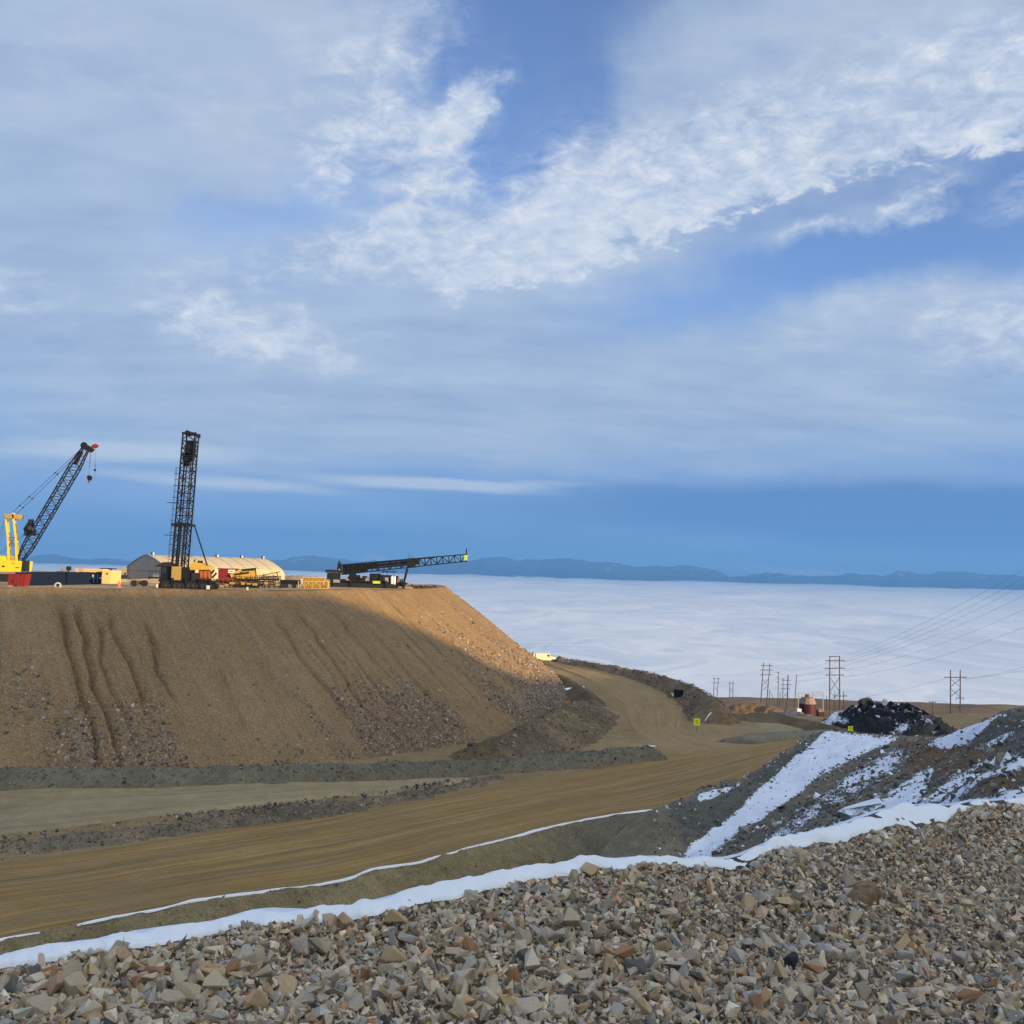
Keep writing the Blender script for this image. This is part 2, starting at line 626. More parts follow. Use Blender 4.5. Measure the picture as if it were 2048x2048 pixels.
def paint(name, c, rough=0.5, metal=0.0, wear=0.25, dirt=(0.16, 0.12, 0.08), scale=1.2):
    m, t, b = new_mat(name)
    oc = t.node('ShaderNodeTexCoord').outputs['Object']
    n = t.noise(oc, scale, 7, 0.65)
    n2 = t.noise(oc, scale * 7, 4, 0.6)
    col = t.mix(1.0, c, t.ramp(n2, [(0.3, (0.86, 0.86, 0.86)), (0.7, (1.1, 1.1, 1.1))]), 'MULTIPLY')
    col = t.mix(t.math('MULTIPLY', t.step(0.5, 0.75, n), wear), col, dirt)
    t.put(b.inputs['Base Color'], col)
    t.put(b.inputs['Roughness'], t.ramp(n, [(0.3, (rough * 0.85,) * 3), (0.7, (min(1, rough * 1.25),) * 3)]))
    b.inputs['Metallic'].default_value = metal
    b.inputs['Specular IOR Level'].default_value = 0.3
    return m


def snow_mat(name, c=(0.87, 0.88, 0.93), sc=6.0, bump=0.35, dist=0.03):
    m, t, b = new_mat(name)
    oc = t.node('ShaderNodeTexCoord').outputs['Object']
    n = t.noise(oc, sc, 6, 0.6)
    n2 = t.noise(oc, sc * 9, 3, 0.6)
    t.put(b.inputs['Base Color'], t.mix(n, c, tuple(min(0.95, k * 1.06) for k in c)))
    b.inputs['Roughness'].default_value = 0.75
    b.inputs['Specular IOR Level'].default_value = 0.2
    bp = t.node('ShaderNodeBump')
    bp.inputs['Strength'].default_value = bump
    bp.inputs['Distance'].default_value = dist
    t.link(t.math('ADD', n, t.math('MULTIPLY', n2, 0.3)), bp.inputs['Height'])
    t.link(bp.outputs[0], b.inputs['Normal'])
    return m


STONE_PAL = [((0.513, 0.402, 0.278), 26), ((0.625, 0.501, 0.357), 22), ((0.739, 0.603, 0.438), 9), ((0.569, 0.39, 0.214), 12), ((0.399, 0.208, 0.102), 3), ((0.442, 0.395, 0.33), 13), ((0.527, 0.46, 0.377), 9), ((0.142, 0.126, 0.112), 3), ((0.541, 0.353, 0.229), 3.5)]


def stone_mat(name, per_object, sc=14.0):
    m, t, b = new_mat(name)
    oc = t.node('ShaderNodeTexCoord').outputs['Object']
    if per_object:
        rnd = t.node('ShaderNodeObjectInfo').outputs['Random']
        tot = sum(w for _, w in STONE_PAL)
        acc = 0.0
        stops = []
        for c, w in STONE_PAL:
            stops.append((acc / tot, c))
            acc += w
        col = t.ramp(rnd, stops, 'CONSTANT')
        oc = t.vmath('ADD', oc, t.comb(t.math('MULTIPLY', rnd, 37.0), t.math('MULTIPLY', rnd, 91.0), 0.0))
    else:
        col = t.node('ShaderNodeAttribute', attribute_name='col').outputs['Color']
    n = t.noise(oc, sc, 7, 0.65)
    n2 = t.noise(oc, sc * 0.45, 4, 0.6)
    n3 = t.noise(oc, sc * 6, 4, 0.7)
    col = t.mix(1.0, col, t.ramp(n, [(0.28, (0.68, 0.67, 0.66)), (0.5, (1.0, 1.0, 1.0)), (0.72, (1.28, 1.27, 1.25))]), 'MULTIPLY')
    col = t.mix(t.math('MULTIPLY', t.step(0.54, 0.72, n2), 0.6), col, (0.27, 0.15, 0.07))
    col = t.mix(1.0, col, t.ramp(n3, [(0.3, (0.85, 0.85, 0.85)), (0.7, (1.14, 1.14, 1.14))]), 'MULTIPLY')
    t.put(b.inputs['Base Color'], col)
    b.inputs['Roughness'].default_value = 0.82
    b.inputs['Specular IOR Level'].default_value = 0.3
    bp = t.node('ShaderNodeBump')
    bp.inputs['Strength'].default_value = 0.5
    bp.inputs['Distance'].default_value = 0.12 / sc
    t.link(t.math('ADD', n, t.math('MULTIPLY', n3, 0.5)), bp.inputs['Height'])
    t.link(bp.outputs[0], b.inputs['Normal'])
    return m


# stone templates: convex hulls of random points, unit size
def hull_template(n, flat, seed):
    r = np.random.default_rng(seed)
    p = r.normal(size=(n, 3))
    p /= np.linalg.norm(p, axis=1)[:, None]
    p = np.sign(p) * np.abs(p) ** 0.5
    p *= np.array([1.15, r.uniform(0.55, 1.0), flat * r.uniform(0.7, 1.1)])
    bm = bmesh.new()
    for q in p:
        bm.verts.new(q)
    res = bmesh.ops.convex_hull(bm, input=bm.verts)
    loose = [v for v in bm.verts if not v.link_faces]
    for v in loose:
        bm.verts.remove(v)
    bmesh.ops.triangulate(bm, faces=bm.faces)
    bm.verts.index_update()
    V = np.array([v.co[:] for v in bm.verts])
    F = np.array([[v.index for v in f.verts] for f in bm.faces])
    bm.free()
    V -= V.mean(0)
    return V, F


TPL = [hull_template(random.choice((7, 8, 8, 9, 10)), random.uniform(0.45, 0.95), 100 + i) for i in range(28)]
TPL_S = [hull_template(7, 0.8, 300 + i) for i in range(12)]


def rand_rot(n, r):
    q = r.normal(size=(n, 4))
    q /= np.linalg.norm(q, axis=1)[:, None]
    w, x, y, z = q.T
    return np.stack([np.stack([1 - 2 * (y * y + z * z), 2 * (x * y - z * w), 2 * (x * z + y * w)], -1),
                     np.stack([2 * (x * y + z * w), 1 - 2 * (x * x + z * z), 2 * (y * z - x * w)], -1),
                     np.stack([2 * (x * z - y * w), 2 * (y * z + x * w), 1 - 2 * (x * x + y * y)], -1)], -2)


def pal_colors(n, r, pal=None):
    pal = pal or STONE_PAL
    w = np.array([p[1] for p in pal], float)
    c = np.array([p[0] for p in pal])
    k = r.choice(len(pal), n, p=w / w.sum())
    return c[k] * r.uniform(0.5, 1.3, (n, 1)) * (1 + r.normal(0, 0.03, (n, 3)))


def scatter(name, pos, size, mat, pal=None, parent=None, tpl=None, seed=1, flatten=None):
    r = np.random.default_rng(seed)
    tpl = tpl or TPL
    pos = np.asarray(pos)
    n = len(pos)
    cols = pal_colors(n, r, pal)
    M = rand_rot(n, r) * np.asarray(size)[:, None, None]
    pick = r.integers(0, len(tpl), n)
    V, F, C = [], [], []
    base = 0
    for k, (tv, tf) in enumerate(tpl):
        idx = np.nonzero(pick == k)[0]
        if not len(idx):
            continue
        v = np.einsum('nij,vj->nvi', M[idx], tv) + pos[idx][:, None, :]
        f = tf[None] + (np.arange(len(idx)) * len(tv))[:, None, None] + base
        V.append(v.reshape(-1, 3))
        F.append(f.reshape(-1, 3))
        C.append(np.repeat(cols[idx], len(tv), 0))
        base += len(idx) * len(tv)
    o = mesh_np(name, np.concatenate(V), np.concatenate(F), mat, attrs={'col': np.concatenate(C)}, parent=parent)
    o['kind'] = 'stuff'
    return o


# ================================================================== TERRAIN
M_stone1 = stone_mat('stone_single', True, 18.0)
M_stoneN = stone_mat('stone_rubble', False, 16.0)
M_stoneF = stone_mat('stone_far', False, 1.6)
M_snow = snow_mat('snow')
M_snowF = snow_mat('snow_far', sc=0.8, dist=0.15)
M_ground = earth('bench_dirt', [(0.2075, 0.134, 0.0642), (0.2976, 0.2002, 0.0974), (0.3787, 0.2695, 0.1384)], 0.03, 0.35, 3.5, 0.6, 0.3)
M_road = earth('haul_road_dirt', [(0.302, 0.1675, 0.0494), (0.3627, 0.2076, 0.0644), (0.423, 0.2546, 0.0861)], 0.03, 0.4, 4.0, 0.3, 0.12,
               stripes=[(0.010, 70.0, 3, 0.45, (0.10, 0.074, 0.042)), (0.02, 22.0, 6, 0.6, (0.13, 0.096, 0.055)), (0.035, 55.0, 5, 0.30, (0.44, 0.36, 0.24)), (0.008, 9.0, 3, 0.35, (0.18, 0.125, 0.058))], fine_amt=0.22)
M_ramp = earth('ramp_road_dirt', [(0.2663, 0.1632, 0.0674), (0.3453, 0.219, 0.0927), (0.4242, 0.2775, 0.1227)], 0.03, 0.3, 3.0, 0.4, 0.15,
               stripes=[(0.03, 13.0, 6, 0.4, (0.16, 0.118, 0.066)), (0.04, 30.0, 5, 0.4, (0.31, 0.25, 0.16)), (0.015, 6.0, 4, 0.35, (0.33, 0.26, 0.165))], fine_amt=0.22)
M_side = earth('side_road_dirt', [(0.2655, 0.1843, 0.0891), (0.3427, 0.2436, 0.1206), (0.4369, 0.3159, 0.1614)], 0.05, 0.4, 3.0, 0.4, 0.15,
               stripes=[(0.02, 20.0, 4, 0.5, (0.19, 0.165, 0.11)), (0.03, 12.0, 5, 0.4, (0.36, 0.33, 0.25))], fine_amt=0.22)
M_bermgreen = earth('grey_green_gravel', [(0.075, 0.078, 0.062), (0.105, 0.105, 0.085), (0.15, 0.145, 0.12)], 0.08, 0.7, 4.5, 0.8, 0.3, use_col=True)
M_dirtberm = earth('berm_dirt', [(0.10, 0.08, 0.055), (0.135, 0.108, 0.072), (0.18, 0.145, 0.10)], 0.08, 0.7, 4.5, 0.9, 0.35, use_col=True)
M_slope = earth('embankment_dirt', [(0.1936, 0.117, 0.0542), (0.246, 0.1516, 0.0715), (0.2983, 0.1906, 0.0957)], 0.03, 0.4, 3.2, 0.7, 0.35,
                stripes=[(0.45, 0.04, 5, 0.35, (0.15, 0.105, 0.066)), (1.1, 0.06, 4, 0.22, (0.33, 0.26, 0.18))], fine_amt=0.55, speck=(2.2, 0.55, (0.36, 0.28, 0.20), 0.55))
M_yard = earth('yard_dirt', [(0.338, 0.228, 0.126), (0.403, 0.282, 0.1575), (0.468, 0.336, 0.1995)], 0.05, 0.5, 3.0, 0.4, 0.2)
M_hill = earth('hillside_dirt', [(0.07, 0.068, 0.055), (0.10, 0.095, 0.075), (0.14, 0.13, 0.105)], 0.08, 0.8, 4.0, 1.0, 0.5, use_col=True, snow=True, fine_amt=0.45)
M_plain = earth('plain_grass', [(0.13, 0.085, 0.05), (0.18, 0.122, 0.072), (0.25, 0.18, 0.11)], 0.012, 0.06, 0.5, 0.8, 1.2, fine_amt=0.3)
M_bank = earth('gap_shade_fines', [(0.072, 0.0568, 0.0372), (0.108, 0.087, 0.0585), (0.144, 0.116, 0.0798)], 0.8, 6.0, 60.0, 0.8, 0.02)  # soil colour darkened to stand in for shade in gaps between stones
M_backhill = earth('back_hill_dirt', [(0.12, 0.095, 0.065), (0.17, 0.135, 0.09), (0.22, 0.18, 0.12)], 0.02, 0.2, 2.0, 0.8, 0.5)


def gz(x, y):
    """height of the mine bench (camera at z = 0)"""
    x = np.asarray(x, float)
    y = np.asarray(y, float)
    return -32.0 - 3.0 * sstep(-75, 5, x) + 1.2 * sstep(240, 390, y) * sstep(90, 30, x) - 0.02 * np.maximum(x - 60, 0)


def plain_z(x, y):
    y = np.asarray(y, float)
    x = np.asarray(x, float)
    return -13.0 - 0.1015 * y - 4.6e-5 * np.maximum(y - 640, 0) ** 2 + 5.0 * fbm(x / 110, y / 130, 3, 3) * sstep(250, 420, y) + 0.004 * np.maximum(x - 200, 0)


def G(px, py, h=0.0):
    """point where the sight line of a photo pixel meets the bench (raised by h)"""
    r = ray(px, py)
    D = 150.0
    for _ in range(60):
        p = r * (D / r[1])
        tgt = float(gz(p[0], p[1])) + h
        Dn = tgt / (r[2] / r[1])
        D = 0.5 * D + 0.5 * max(20.0, min(Dn, 900.0))
    return r * (D / r[1])


def GP(lst, h=0.0):
    return [G(a[0], a[1], a[2] if len(a) > 2 else h) for a in lst]


def resample(pts, step):
    pts = np.asarray(pts, float)
    # Catmull-Rom then arc-length resampling
    q = np.vstack([2 * pts[0] - pts[1], pts, 2 * pts[-1] - pts[-2]])
    out = []
    for i in range(1, len(q) - 2):
        tt = np.linspace(0, 1, 24, endpoint=False)[:, None]
        a, b, c, d = q[i - 1], q[i], q[i + 1], q[i + 2]
        out.append(0.5 * (2 * b + (c - a) * tt + (2 * a - 5 * b + 4 * c - d) * tt ** 2 + (3 * b - a - 3 * c + d) * tt ** 3))
    out = np.vstack(out + [pts[-1:]])
    s = np.concatenate([[0], np.cumsum(np.linalg.norm(np.diff(out, axis=0), axis=1))])
    n = max(2, int(s[-1] / step) + 1)
    ss = np.linspace(0, s[-1], n)
    return np.stack([np.interp(ss, s, out[:, k]) for k in range(out.shape[1])], -1)


def ridge(name, pts, slope, res, mat, base=None, amp=0.25, rnd=0.5, wob=0.5, cols=None, seed=0, below=0.5, snow=None):
    """a bank of earth with its crest on pts; straight flanks at the given slope, running out at the base"""
    pts = resample(pts, 3.0)
    hmax = max(p[2] - float((base or gz)(p[0], p[1])) for p in pts) + below + 1
    m = hmax / slope + 2
    x0, y0 = pts[:, :2].min(0) - m
    x1, y1 = pts[:, :2].max(0) + m
    X, Y = np.meshgrid(np.arange(x0, x1, res), np.arange(y0, y1, res), indexing='ij')
    Xw = X + wob * 2 * fbm(X / 4, Y / 4, seed + 5, 3)
    Yw = Y + wob * 2 * fbm(X / 4 + 50, Y / 4, seed + 6, 3)
    Z = np.full(X.shape, -1e9)
    for a, b in zip(pts[:-1], pts[1:]):
        d = b[:2] - a[:2]
        L2 = d @ d
        t = np.clip(((Xw - a[0]) * d[0] + (Yw - a[1]) * d[1]) / L2, 0, 1)
        dx = Xw - a[0] - t * d[0]
        dy = Yw - a[1] - t * d[1]
        dist = np.sqrt(dx * dx + dy * dy)
        Z = np.maximum(Z, a[2] + (b[2] - a[2]) * t - slope * (np.sqrt(dist ** 2 + rnd ** 2) - rnd))
    Z += amp * (fbm(X / 2.2, Y / 2.2, seed, 4) * 1.2 + 0.5 * fbm(X / 0.8, Y / 0.8, seed + 9, 2))
    B = (base or gz)(X, Y)
    F = grid_faces(*X.shape)
    top = (Z - B).ravel()
    F = F[(top[F] > -below).any(1)]
    V = np.stack([X, Y, Z], -1).reshape(-1, 3)
    V, F = compact(V, F)
    at = None
    if cols is not None:
        at = {'col': cols(V[:, 0], V[:, 1], V[:, 2] - (base or gz)(V[:, 0], V[:, 1]))}
    if snow is not None:
        at['snow'] = snow(V[:, 0], V[:, 1], V[:, 2])
    o = mesh_np(name, V, F, mat, True, attrs=at)
    o['kind'] = 'structure'
    return o


def lerpc(a, b, t):
    t = np.asarray(t)[:, None]
    return np.array(a) * (1 - t) + np.array(b) * t


# ---------------------------------------------------------------- bench (the ground of the pit floor) and far plain
NEAR_CREST = GP([(-400, 2030), (-150, 1930), (0, 1883), (109, 1863), (217, 1839), (301, 1825), (391, 1805), (457, 1794), (525, 1787), (609, 1776), (700, 1760), (754, 1740), (838, 1727), (932, 1700), (1030, 1675),
                 (1113, 1654), (1240, 1629), (1320, 1620), (1390, 1600), (1450, 1588)], 2.2)
RIDGE_CREST = [P(1500, 1560, 155), P(1560, 1520, 168), P(1610, 1485, 180), P(1655, 1463, 190)]
EDGE_CREST = [P(1000, 1300, 425), P(1044, 1303.5, 418), P(1114, 1314.5, 392), P(1208, 1328.5, 365), P(1289, 1343.5, 338), P(1343, 1358.5, 312), P(1383, 1372, 290), P(1416, 1391, 266), P(1428, 1404, 252)]


def build_ground():
    xs = np.arange(-190, 150, 1.3)
    ys = np.arange(70, 430, 1.3)
    X, Y = np.meshgrid(xs, ys, indexing='ij')
    Z = gz(X, Y) + 0.25 * fbm(X / 9, Y / 9, 2, 4) + 0.08 * fbm(X / 1.8, Y / 1.8, 4, 2)
    nc = np.array(NEAR_CREST + RIDGE_CREST)
    near = np.interp(X, nc[:, 0], nc[:, 1], left=60, right=205)
    # outer lip of the bench: falls away beyond the edge berm and beyond the right-hand lane
    lip = np.array([(-40, 440)] + [(p[0] + 3, p[1] + 3) for p in EDGE_CREST] + [(62, 262), (90, 268), (150, 300)])
    far = np.interp(X, lip[:, 0], lip[:, 1])
    drop = np.maximum(0, Y - far)
    Z = np.maximum(Z - 0.65 * np.maximum(0, drop - 2), np.minimum(plain_z(X, Y) - 0.5, Z))
    F = grid_faces(*X.shape)
    ok = (Y > near - 1.5).ravel()
    F = F[ok[F].all(1)]
    V, F = compact(np.stack([X, Y, Z], -1).reshape(-1, 3), F)
    o = mesh_np('ground', V, F, M_ground, True)
    o['kind'] = 'structure'
    xs = np.arange(-300, 900, 6.0)
    ys = np.arange(255, 1700, 6.0)
    X, Y = np.meshgrid(xs, ys, indexing='ij')
    Z = plain_z(X, Y) - 0.4 + 1.0 * fbm(X / 20, Y / 24, 8, 3)
    o = mesh_np('plain', np.stack([X, Y, Z], -1).reshape(-1, 3), grid_faces(*X.shape), M_plain, True)
    o['kind'] = 'structure'


build_ground()


def strip(name, far_edge, near_edge, mat, step=1.2, nv=26, lift=0.06, wob=0.5, seed=0, crown=0.0):
    a = resample(np.array(GP(far_edge)), step)
    n = len(a)
    b0 = resample(np.array(GP(near_edge)), step)
    b = np.stack([np.interp(np.linspace(0, 1, n), np.linspace(0, 1, len(b0)), b0[:, k]) for k in range(3)], -1)
    v = np.linspace(0, 1, nv)
    V = a[:, None, :] * (1 - v)[None, :, None] + b[:, None, :] * v[None, :, None]
    s = np.concatenate([[0], np.cumsum(np.linalg.norm(np.diff((a + b) / 2, axis=0), axis=1))])
    edge = np.exp(-((v / 0.08) ** 2)) + np.exp(-(((1 - v) / 0.08) ** 2))
    dirn = (a - b)
    dirn /= np.linalg.norm(dirn, axis=1)[:, None]
    for sgn, sl in ((1, 0), (-1, -1)):
        V[:, sl, :2] += sgn * dirn[:, :2] * (wob * 1.5 * fbm(s / 6, s * 0 + sgn, seed, 3))[:, None]
    Z = gz(V[..., 0], V[..., 1]) + 0.25 * fbm(V[..., 0] / 9, V[..., 1] / 9, 2, 4)
    Z = Z + lift + 0.17 * fbm(s[:, None] / 45 + 0 * v, v[None, :] * 13 + 0 * s[:, None], seed + 3, 4, 0.6) + 0.05 * fbm(V[..., 0] / 1.6, V[..., 1] / 1.6, seed + 4, 2)
    Z = Z + 0.16 - 0.42 * np.clip(edge, 0, 1)[None, :]
    taper = np.exp(-(s / 3.0) ** 2) + np.exp(-((s[-1] - s) / 3.0) ** 2)
    Z = Z - 0.5 * taper[:, None]
    V[..., 2] = Z
    uv = np.stack([np.repeat(s, nv), np.tile(v, n)], -1)
    o = mesh_np(name, V.reshape(-1, 3), grid_faces(n, nv)[:, ::-1], mat, True, uv=uv)
    o['kind'] = 'structure'
    return o


strip('haul_road', [(-160, 1735), (0, 1713), (150, 1694), (300, 1672), (450, 1650), (600, 1627), (800, 1592), (1000, 1560), (1200, 1530), (1320, 1512), (1400, 1500), (1500, 1490), (1640, 1474), (1760, 1466)],
      [(-160, 1950), (0, 1897), (217, 1855), (391, 1820), (525, 1800), (700, 1772), (838, 1740), (932, 1714), (1030, 1690), (1113, 1668), (1240, 1642), (1390, 1612), (1530, 1560), (1660, 1490), (1780, 1472)], M_road, seed=11, nv=72)
strip('side_road', [(-120, 1580), (0, 1576), (200, 1570), (400, 1563), (600, 1556), (800, 1548), (960, 1540)],
      [(-120, 1697), (0, 1678), (248, 1648), (400, 1630), (497, 1619), (683, 1597), (800, 1592), (960, 1556)], M_side, seed=21, lift=0.04)
strip('ramp_road', [(1352, 1516), (1305, 1492), (1266, 1466), (1248, 1440), (1236, 1415), (1206, 1386), (1162, 1358), (1125, 1342), (1085, 1328), (1040, 1318)],
      [(1540, 1500), (1450, 1489), (1392, 1477), (1364, 1457), (1370, 1435), (1374, 1412), (1350, 1390), (1290, 1368), (1200, 1347), (1080, 1318)], M_ramp, seed=31, nv=60, lift=0.10)
strip('right_lane', [(1460, 1432), (1500, 1430), (1560, 1434), (1620, 1444), (1700, 1462)],
      [(1530, 1470), (1560, 1465), (1600, 1462), (1640, 1462), (1720, 1470)], M_side, seed=41, lift=0.03, nv=14)

# ---------------------------------------------------------------- embankment with the equipment yard on top
ZY = -5.3
RIM_CTRL = [(-205, 104), (-125, 156), (-81.7, 183), (-51.3, 213), (-29.8, 250.4), (-20.8, 294.5), (-20.5, 325), (-25, 352)]
DS = 0.2
RIM = resample(np.array([(a, b, 0.0) for a, b in RIM_CTRL]), DS)[:, :2]
RT = np.gradient(RIM, axis=0)
RT /= np.linalg.norm(RT, axis=1)[:, None]
for _ in range(480):
    RT[1:-1] = (RT[:-2] + RT[1:-1] * 2 + RT[2:]) / 4
RT /= np.linalg.norm(RT, axis=1)[:, None]
RN = np.stack([RT[:, 1], -RT[:, 0]], -1)
RS = np.arange(len(RIM)) * DS
RIMPX = proj(np.column_stack([RIM, np.full(len(RIM), ZY)]))[0]
SLOPE_TAN = 0.76
# gullies: photo pixel at the crest, start and end as fraction of the slope, depth, width (m)
GULL = [(106, 0.05, 0.95, 0.75, 0.55), (138, 0.04, 0.92, 0.85, 0.6), (160, 0.10, 0.78, 0.5, 0.42), (192, 0.08, 0.72, 0.6, 0.5), (250, 0.15, 0.66, 0.7, 0.5), (262, 0.22, 0.58, 0.35, 0.4),
        (60, 0.3, 0.8, 0.25, 0.4), (345, 0.35, 0.9, 0.3, 0.4), (420, 0.3, 0.75, 0.25, 0.4), (505, 0.12, 0.92, 0.6, 0.5), (524, 0.2, 0.85, 0.4, 0.4), (548, 0.1, 1.0, 0.65, 0.5), (572, 0.25, 0.95, 0.4, 0.4), (592, 0.14, 1.0, 0.5, 0.5),
        (625, 0.1, 0.95, 0.45, 0.45), (664, 0.2, 1.0, 0.5, 0.5), (700, 0.3, 0.9, 0.35, 0.4), (722, 0.05, 0.9, 0.55, 0.45), (752, 0.04, 0.8, 0.75, 0.5), (776, 0.03, 0.65, 0.6, 0.45), (800, 0.06, 0.85, 0.5, 0.45), (835, 0.1, 0.85, 0.45, 0.45), (860, 0.15, 0.8, 0.35, 0.4)]
TMAX = 43.0


def emb_surface(S, T):
    """S index along rim (float), T horizontal metres down-slope -> xyz, plus gully depth"""
    i = np.clip(S, 0, len(RIM) - 1.001)
    i0 = np.floor(i).astype(int)
    f = (i - i0)[..., None]
    b = RIM[i0] * (1 - f) + RIM[i0 + 1] * f
    n = RN[i0] * (1 - f) + RN[i0 + 1] * f
    s = S * DS
    xy = b + n * T[..., None]
    dep = np.zeros(S.shape)
    for k, (px, t0, t1, dp, wd) in enumerate(GULL):
        s0 = np.interp(px, RIMPX, RS)
        wander = 1.9 * vnoise(T / 9.0, T * 0 + 3.1 * k, 40 + k) + 0.45 * vnoise(T / 2.2, T * 0 + 1.7 * k, 70 + k)
        stretch = 1.0 / (1 + T * 0.012)
        d = (s - s0 - wander * 1.3 + 0.12 * vnoise(T / 0.9, T * 0 + 2.3 * k, 90 + k)) / (0.85 * wd * stretch)
        d = np.where(d < 0, d * 1.9, d * 0.85)
        u = T / TMAX
        env = sstep(t0, t0 + 0.1, u) * sstep(t1, t1 - 0.25, u)
        dep += 0.8 * dp * env * (1.45 * np.exp(-np.abs(d) ** 1.5) - 0.4 * np.exp(-((d - 2.2) / 0.9) ** 2) - 0.35 * np.exp(-((d + 1.9) / 1.0) ** 2))
    rough = 0.16 * fbm(s / 2.4, T / 9.0, 51, 4) + 0.34 * fbm(s / 9.0, T / 11.0, 52, 3) + 0.16 * fbm(s / 1.1, T / 1.4, 53, 3)
    lip = 1.0 / (1 + np.exp(-(T - 0.6) / 0.5))
    z = ZY - SLOPE_TAN * 0.8 * np.log1p(np.exp(np.clip(T / 0.8, -20, 50))) + 0.44 * np.exp(-np.abs(T) / 0.8) * SLOPE_TAN
    z = z + (rough * 1.25 - dep * 1.5) * lip + 0.5 * fbm(s / 6.0, T / 5.0, 54, 5) * np.exp(-(T / 3.0) ** 2)
    return np.concatenate([xy, z[..., None]], -1), dep


def build_embankment():
    t = np.concatenate([np.arange(-4, 0, 0.8), np.arange(0, 46, 0.38)])
    S, T = np.meshgrid(np.arange(len(RIM)), t, indexing='ij')
    V, dep = emb_surface(S.astype(float), T)
    uv = np.stack([(S * DS).ravel(), T.ravel()], -1)
    o = mesh_np('embankment', V.reshape(-1, 3), grid_faces(*S.shape)[:, ::-1], M_slope, True, uv=uv)
    o['kind'] = 'structure'
    # yard: flat top
    inner = RIM[::4] - RN[::4] * 2.0
    xs = np.vstack([inner, [(-30, 352), (-70, 400), (-150, 440), (-420, 470), (-420, 60)]])
    me = bpy.data.meshes.new('yard')
    me.from_pydata([(a, b, ZY - 0.04) for a, b in xs], [], [tuple(range(len(xs)))])
    me.materials.append(M_yard)
    y = bpy.data.objects.new('yard', me)
    COL.objects.link(y)
    y['kind'] = 'structure'
    # coarse rubble on the lower and right-hand part of the slope
    r = np.random.default_rng(5)
    n = 150000
    s = r.uniform(np.interp(-20, RIMPX, np.arange(len(RIM))), len(RIM) - 120, n)
    tt = TMAX * r.beta(2.0, 1.0, n)
    zone = fbm(s * DS / 7.0, tt / 15.0, 60, 3) * 1.1
    u = tt / TMAX
    px = np.interp(s, np.arange(len(RIM)), RIMPX)
    right = sstep(700, 880, px)
    prob = sstep(0.05, 0.75, zone + 0.95 * (u - 0.42) + 0.55 * right - 0.1)
    keep = r.uniform(size=n) < prob * 0.7 + 0.012
    s, tt = s[keep], tt[keep]
    V, dep = emb_surface(s, tt)
    ok = V[:, 2] > gz(V[:, 0], V[:, 1]) - 0.3
    V = V[ok]
    sz = 0.10 * np.exp(r.normal(0.3, 0.5, len(V)))
    scatter('slope_rubble', V, np.minimum(sz, 0.5), M_stoneF, pal=[((0.25, 0.19, 0.14), 8), ((0.32, 0.25, 0.19), 5), ((0.20, 0.15, 0.11), 6), ((0.40, 0.33, 0.27), 3), ((0.11, 0.085, 0.065), 4)], tpl=TPL_S, seed=6)


build_embankment()

# ---------------------------------------------------------------- earth banks on the bench
GREEN, BROWN, REDB, DARKG, TANB = (0.155, 0.134, 0.09), (0.13, 0.098, 0.062), (0.15, 0.088, 0.045), (0.082, 0.08, 0.07), (0.165, 0.128, 0.08)


def c_toe(x, y, h):
    return lerpc(TANB, GREEN, sstep(0.1, 1.0, h + 0.8 * fbm(x / 3, y / 3, 1, 3)))


def c_near(x, y, h):
    a = lerpc((0.27, 0.205, 0.105), (0.145, 0.125, 0.088), sstep(-8, 12, x + 10 * fbm(x / 8, y / 8, 4, 3)))
    return a


def c_edge(x, y, h):
    base = lerpc((0.185, 0.138, 0.088), (0.25, 0.19, 0.12), np.clip(0.5 + fbm(x / 6, y / 6, 2, 3), 0, 1))
    red = sstep(46, 54, x + 3 * fbm(x / 4, y / 4, 7, 3)) * sstep(262, 250, y)
    return base * (1 - 0.75 * red[:, None]) + np.array((0.185, 0.10, 0.048)) * 0.75 * red[:, None]


def c_mound(x, y, h):
    return lerpc((0.15, 0.108, 0.066), (0.21, 0.146, 0.08), np.clip(0.5 + 1.2 * fbm(x / 5, y / 5, 3, 3), 0, 1))


B_TOE = ridge('berm', GP([(-160, 1545), (0, 1538), (200, 1535), (400, 1532), (600, 1529), (800, 1524), (950, 1517), (1100, 1508), (1220, 1498), (1300, 1492)], 2.3), 0.72, 0.5, M_bermgreen, cols=c_toe, seed=101, amp=0.28)
B_NEAR = ridge('berm', NEAR_CREST, 0.68, 0.42, M_dirtberm, base=lambda x, y: gz(x, y) - 9.0, cols=c_near, seed=102, amp=0.3, rnd=0.4)
B_EDGE = ridge('berm', EDGE_CREST, 0.78, 0.6, M_dirtberm, base=lambda x, y: np.minimum(gz(x, y), gz(x, y) * 0 - 34.5) - 1.5, cols=c_edge, seed=103, amp=0.75, rnd=0.8)
ridge('berm', GP([(1085, 1336, 1.6), (1110, 1345, 2.2), (1140, 1360, 2.6), (1165, 1378, 2.6), (1185, 1395, 2.0), (1190, 1408, 1.2)]), 0.6, 0.5, M_dirtberm, cols=lambda x, y, h: c_mound(x, y, h) * 0.8, seed=104, amp=0.4)
B_MOUND = ridge('mound', GP([(930, 1500, 1.2), (985, 1481, 3.0), (1045, 1458, 4.0), (1105, 1430, 4.8), (1150, 1406, 4.6), (1172, 1402, 3.6)]), 0.55, 0.5, M_dirtberm, cols=c_mound, seed=105, amp=0.5, rnd=1.2)
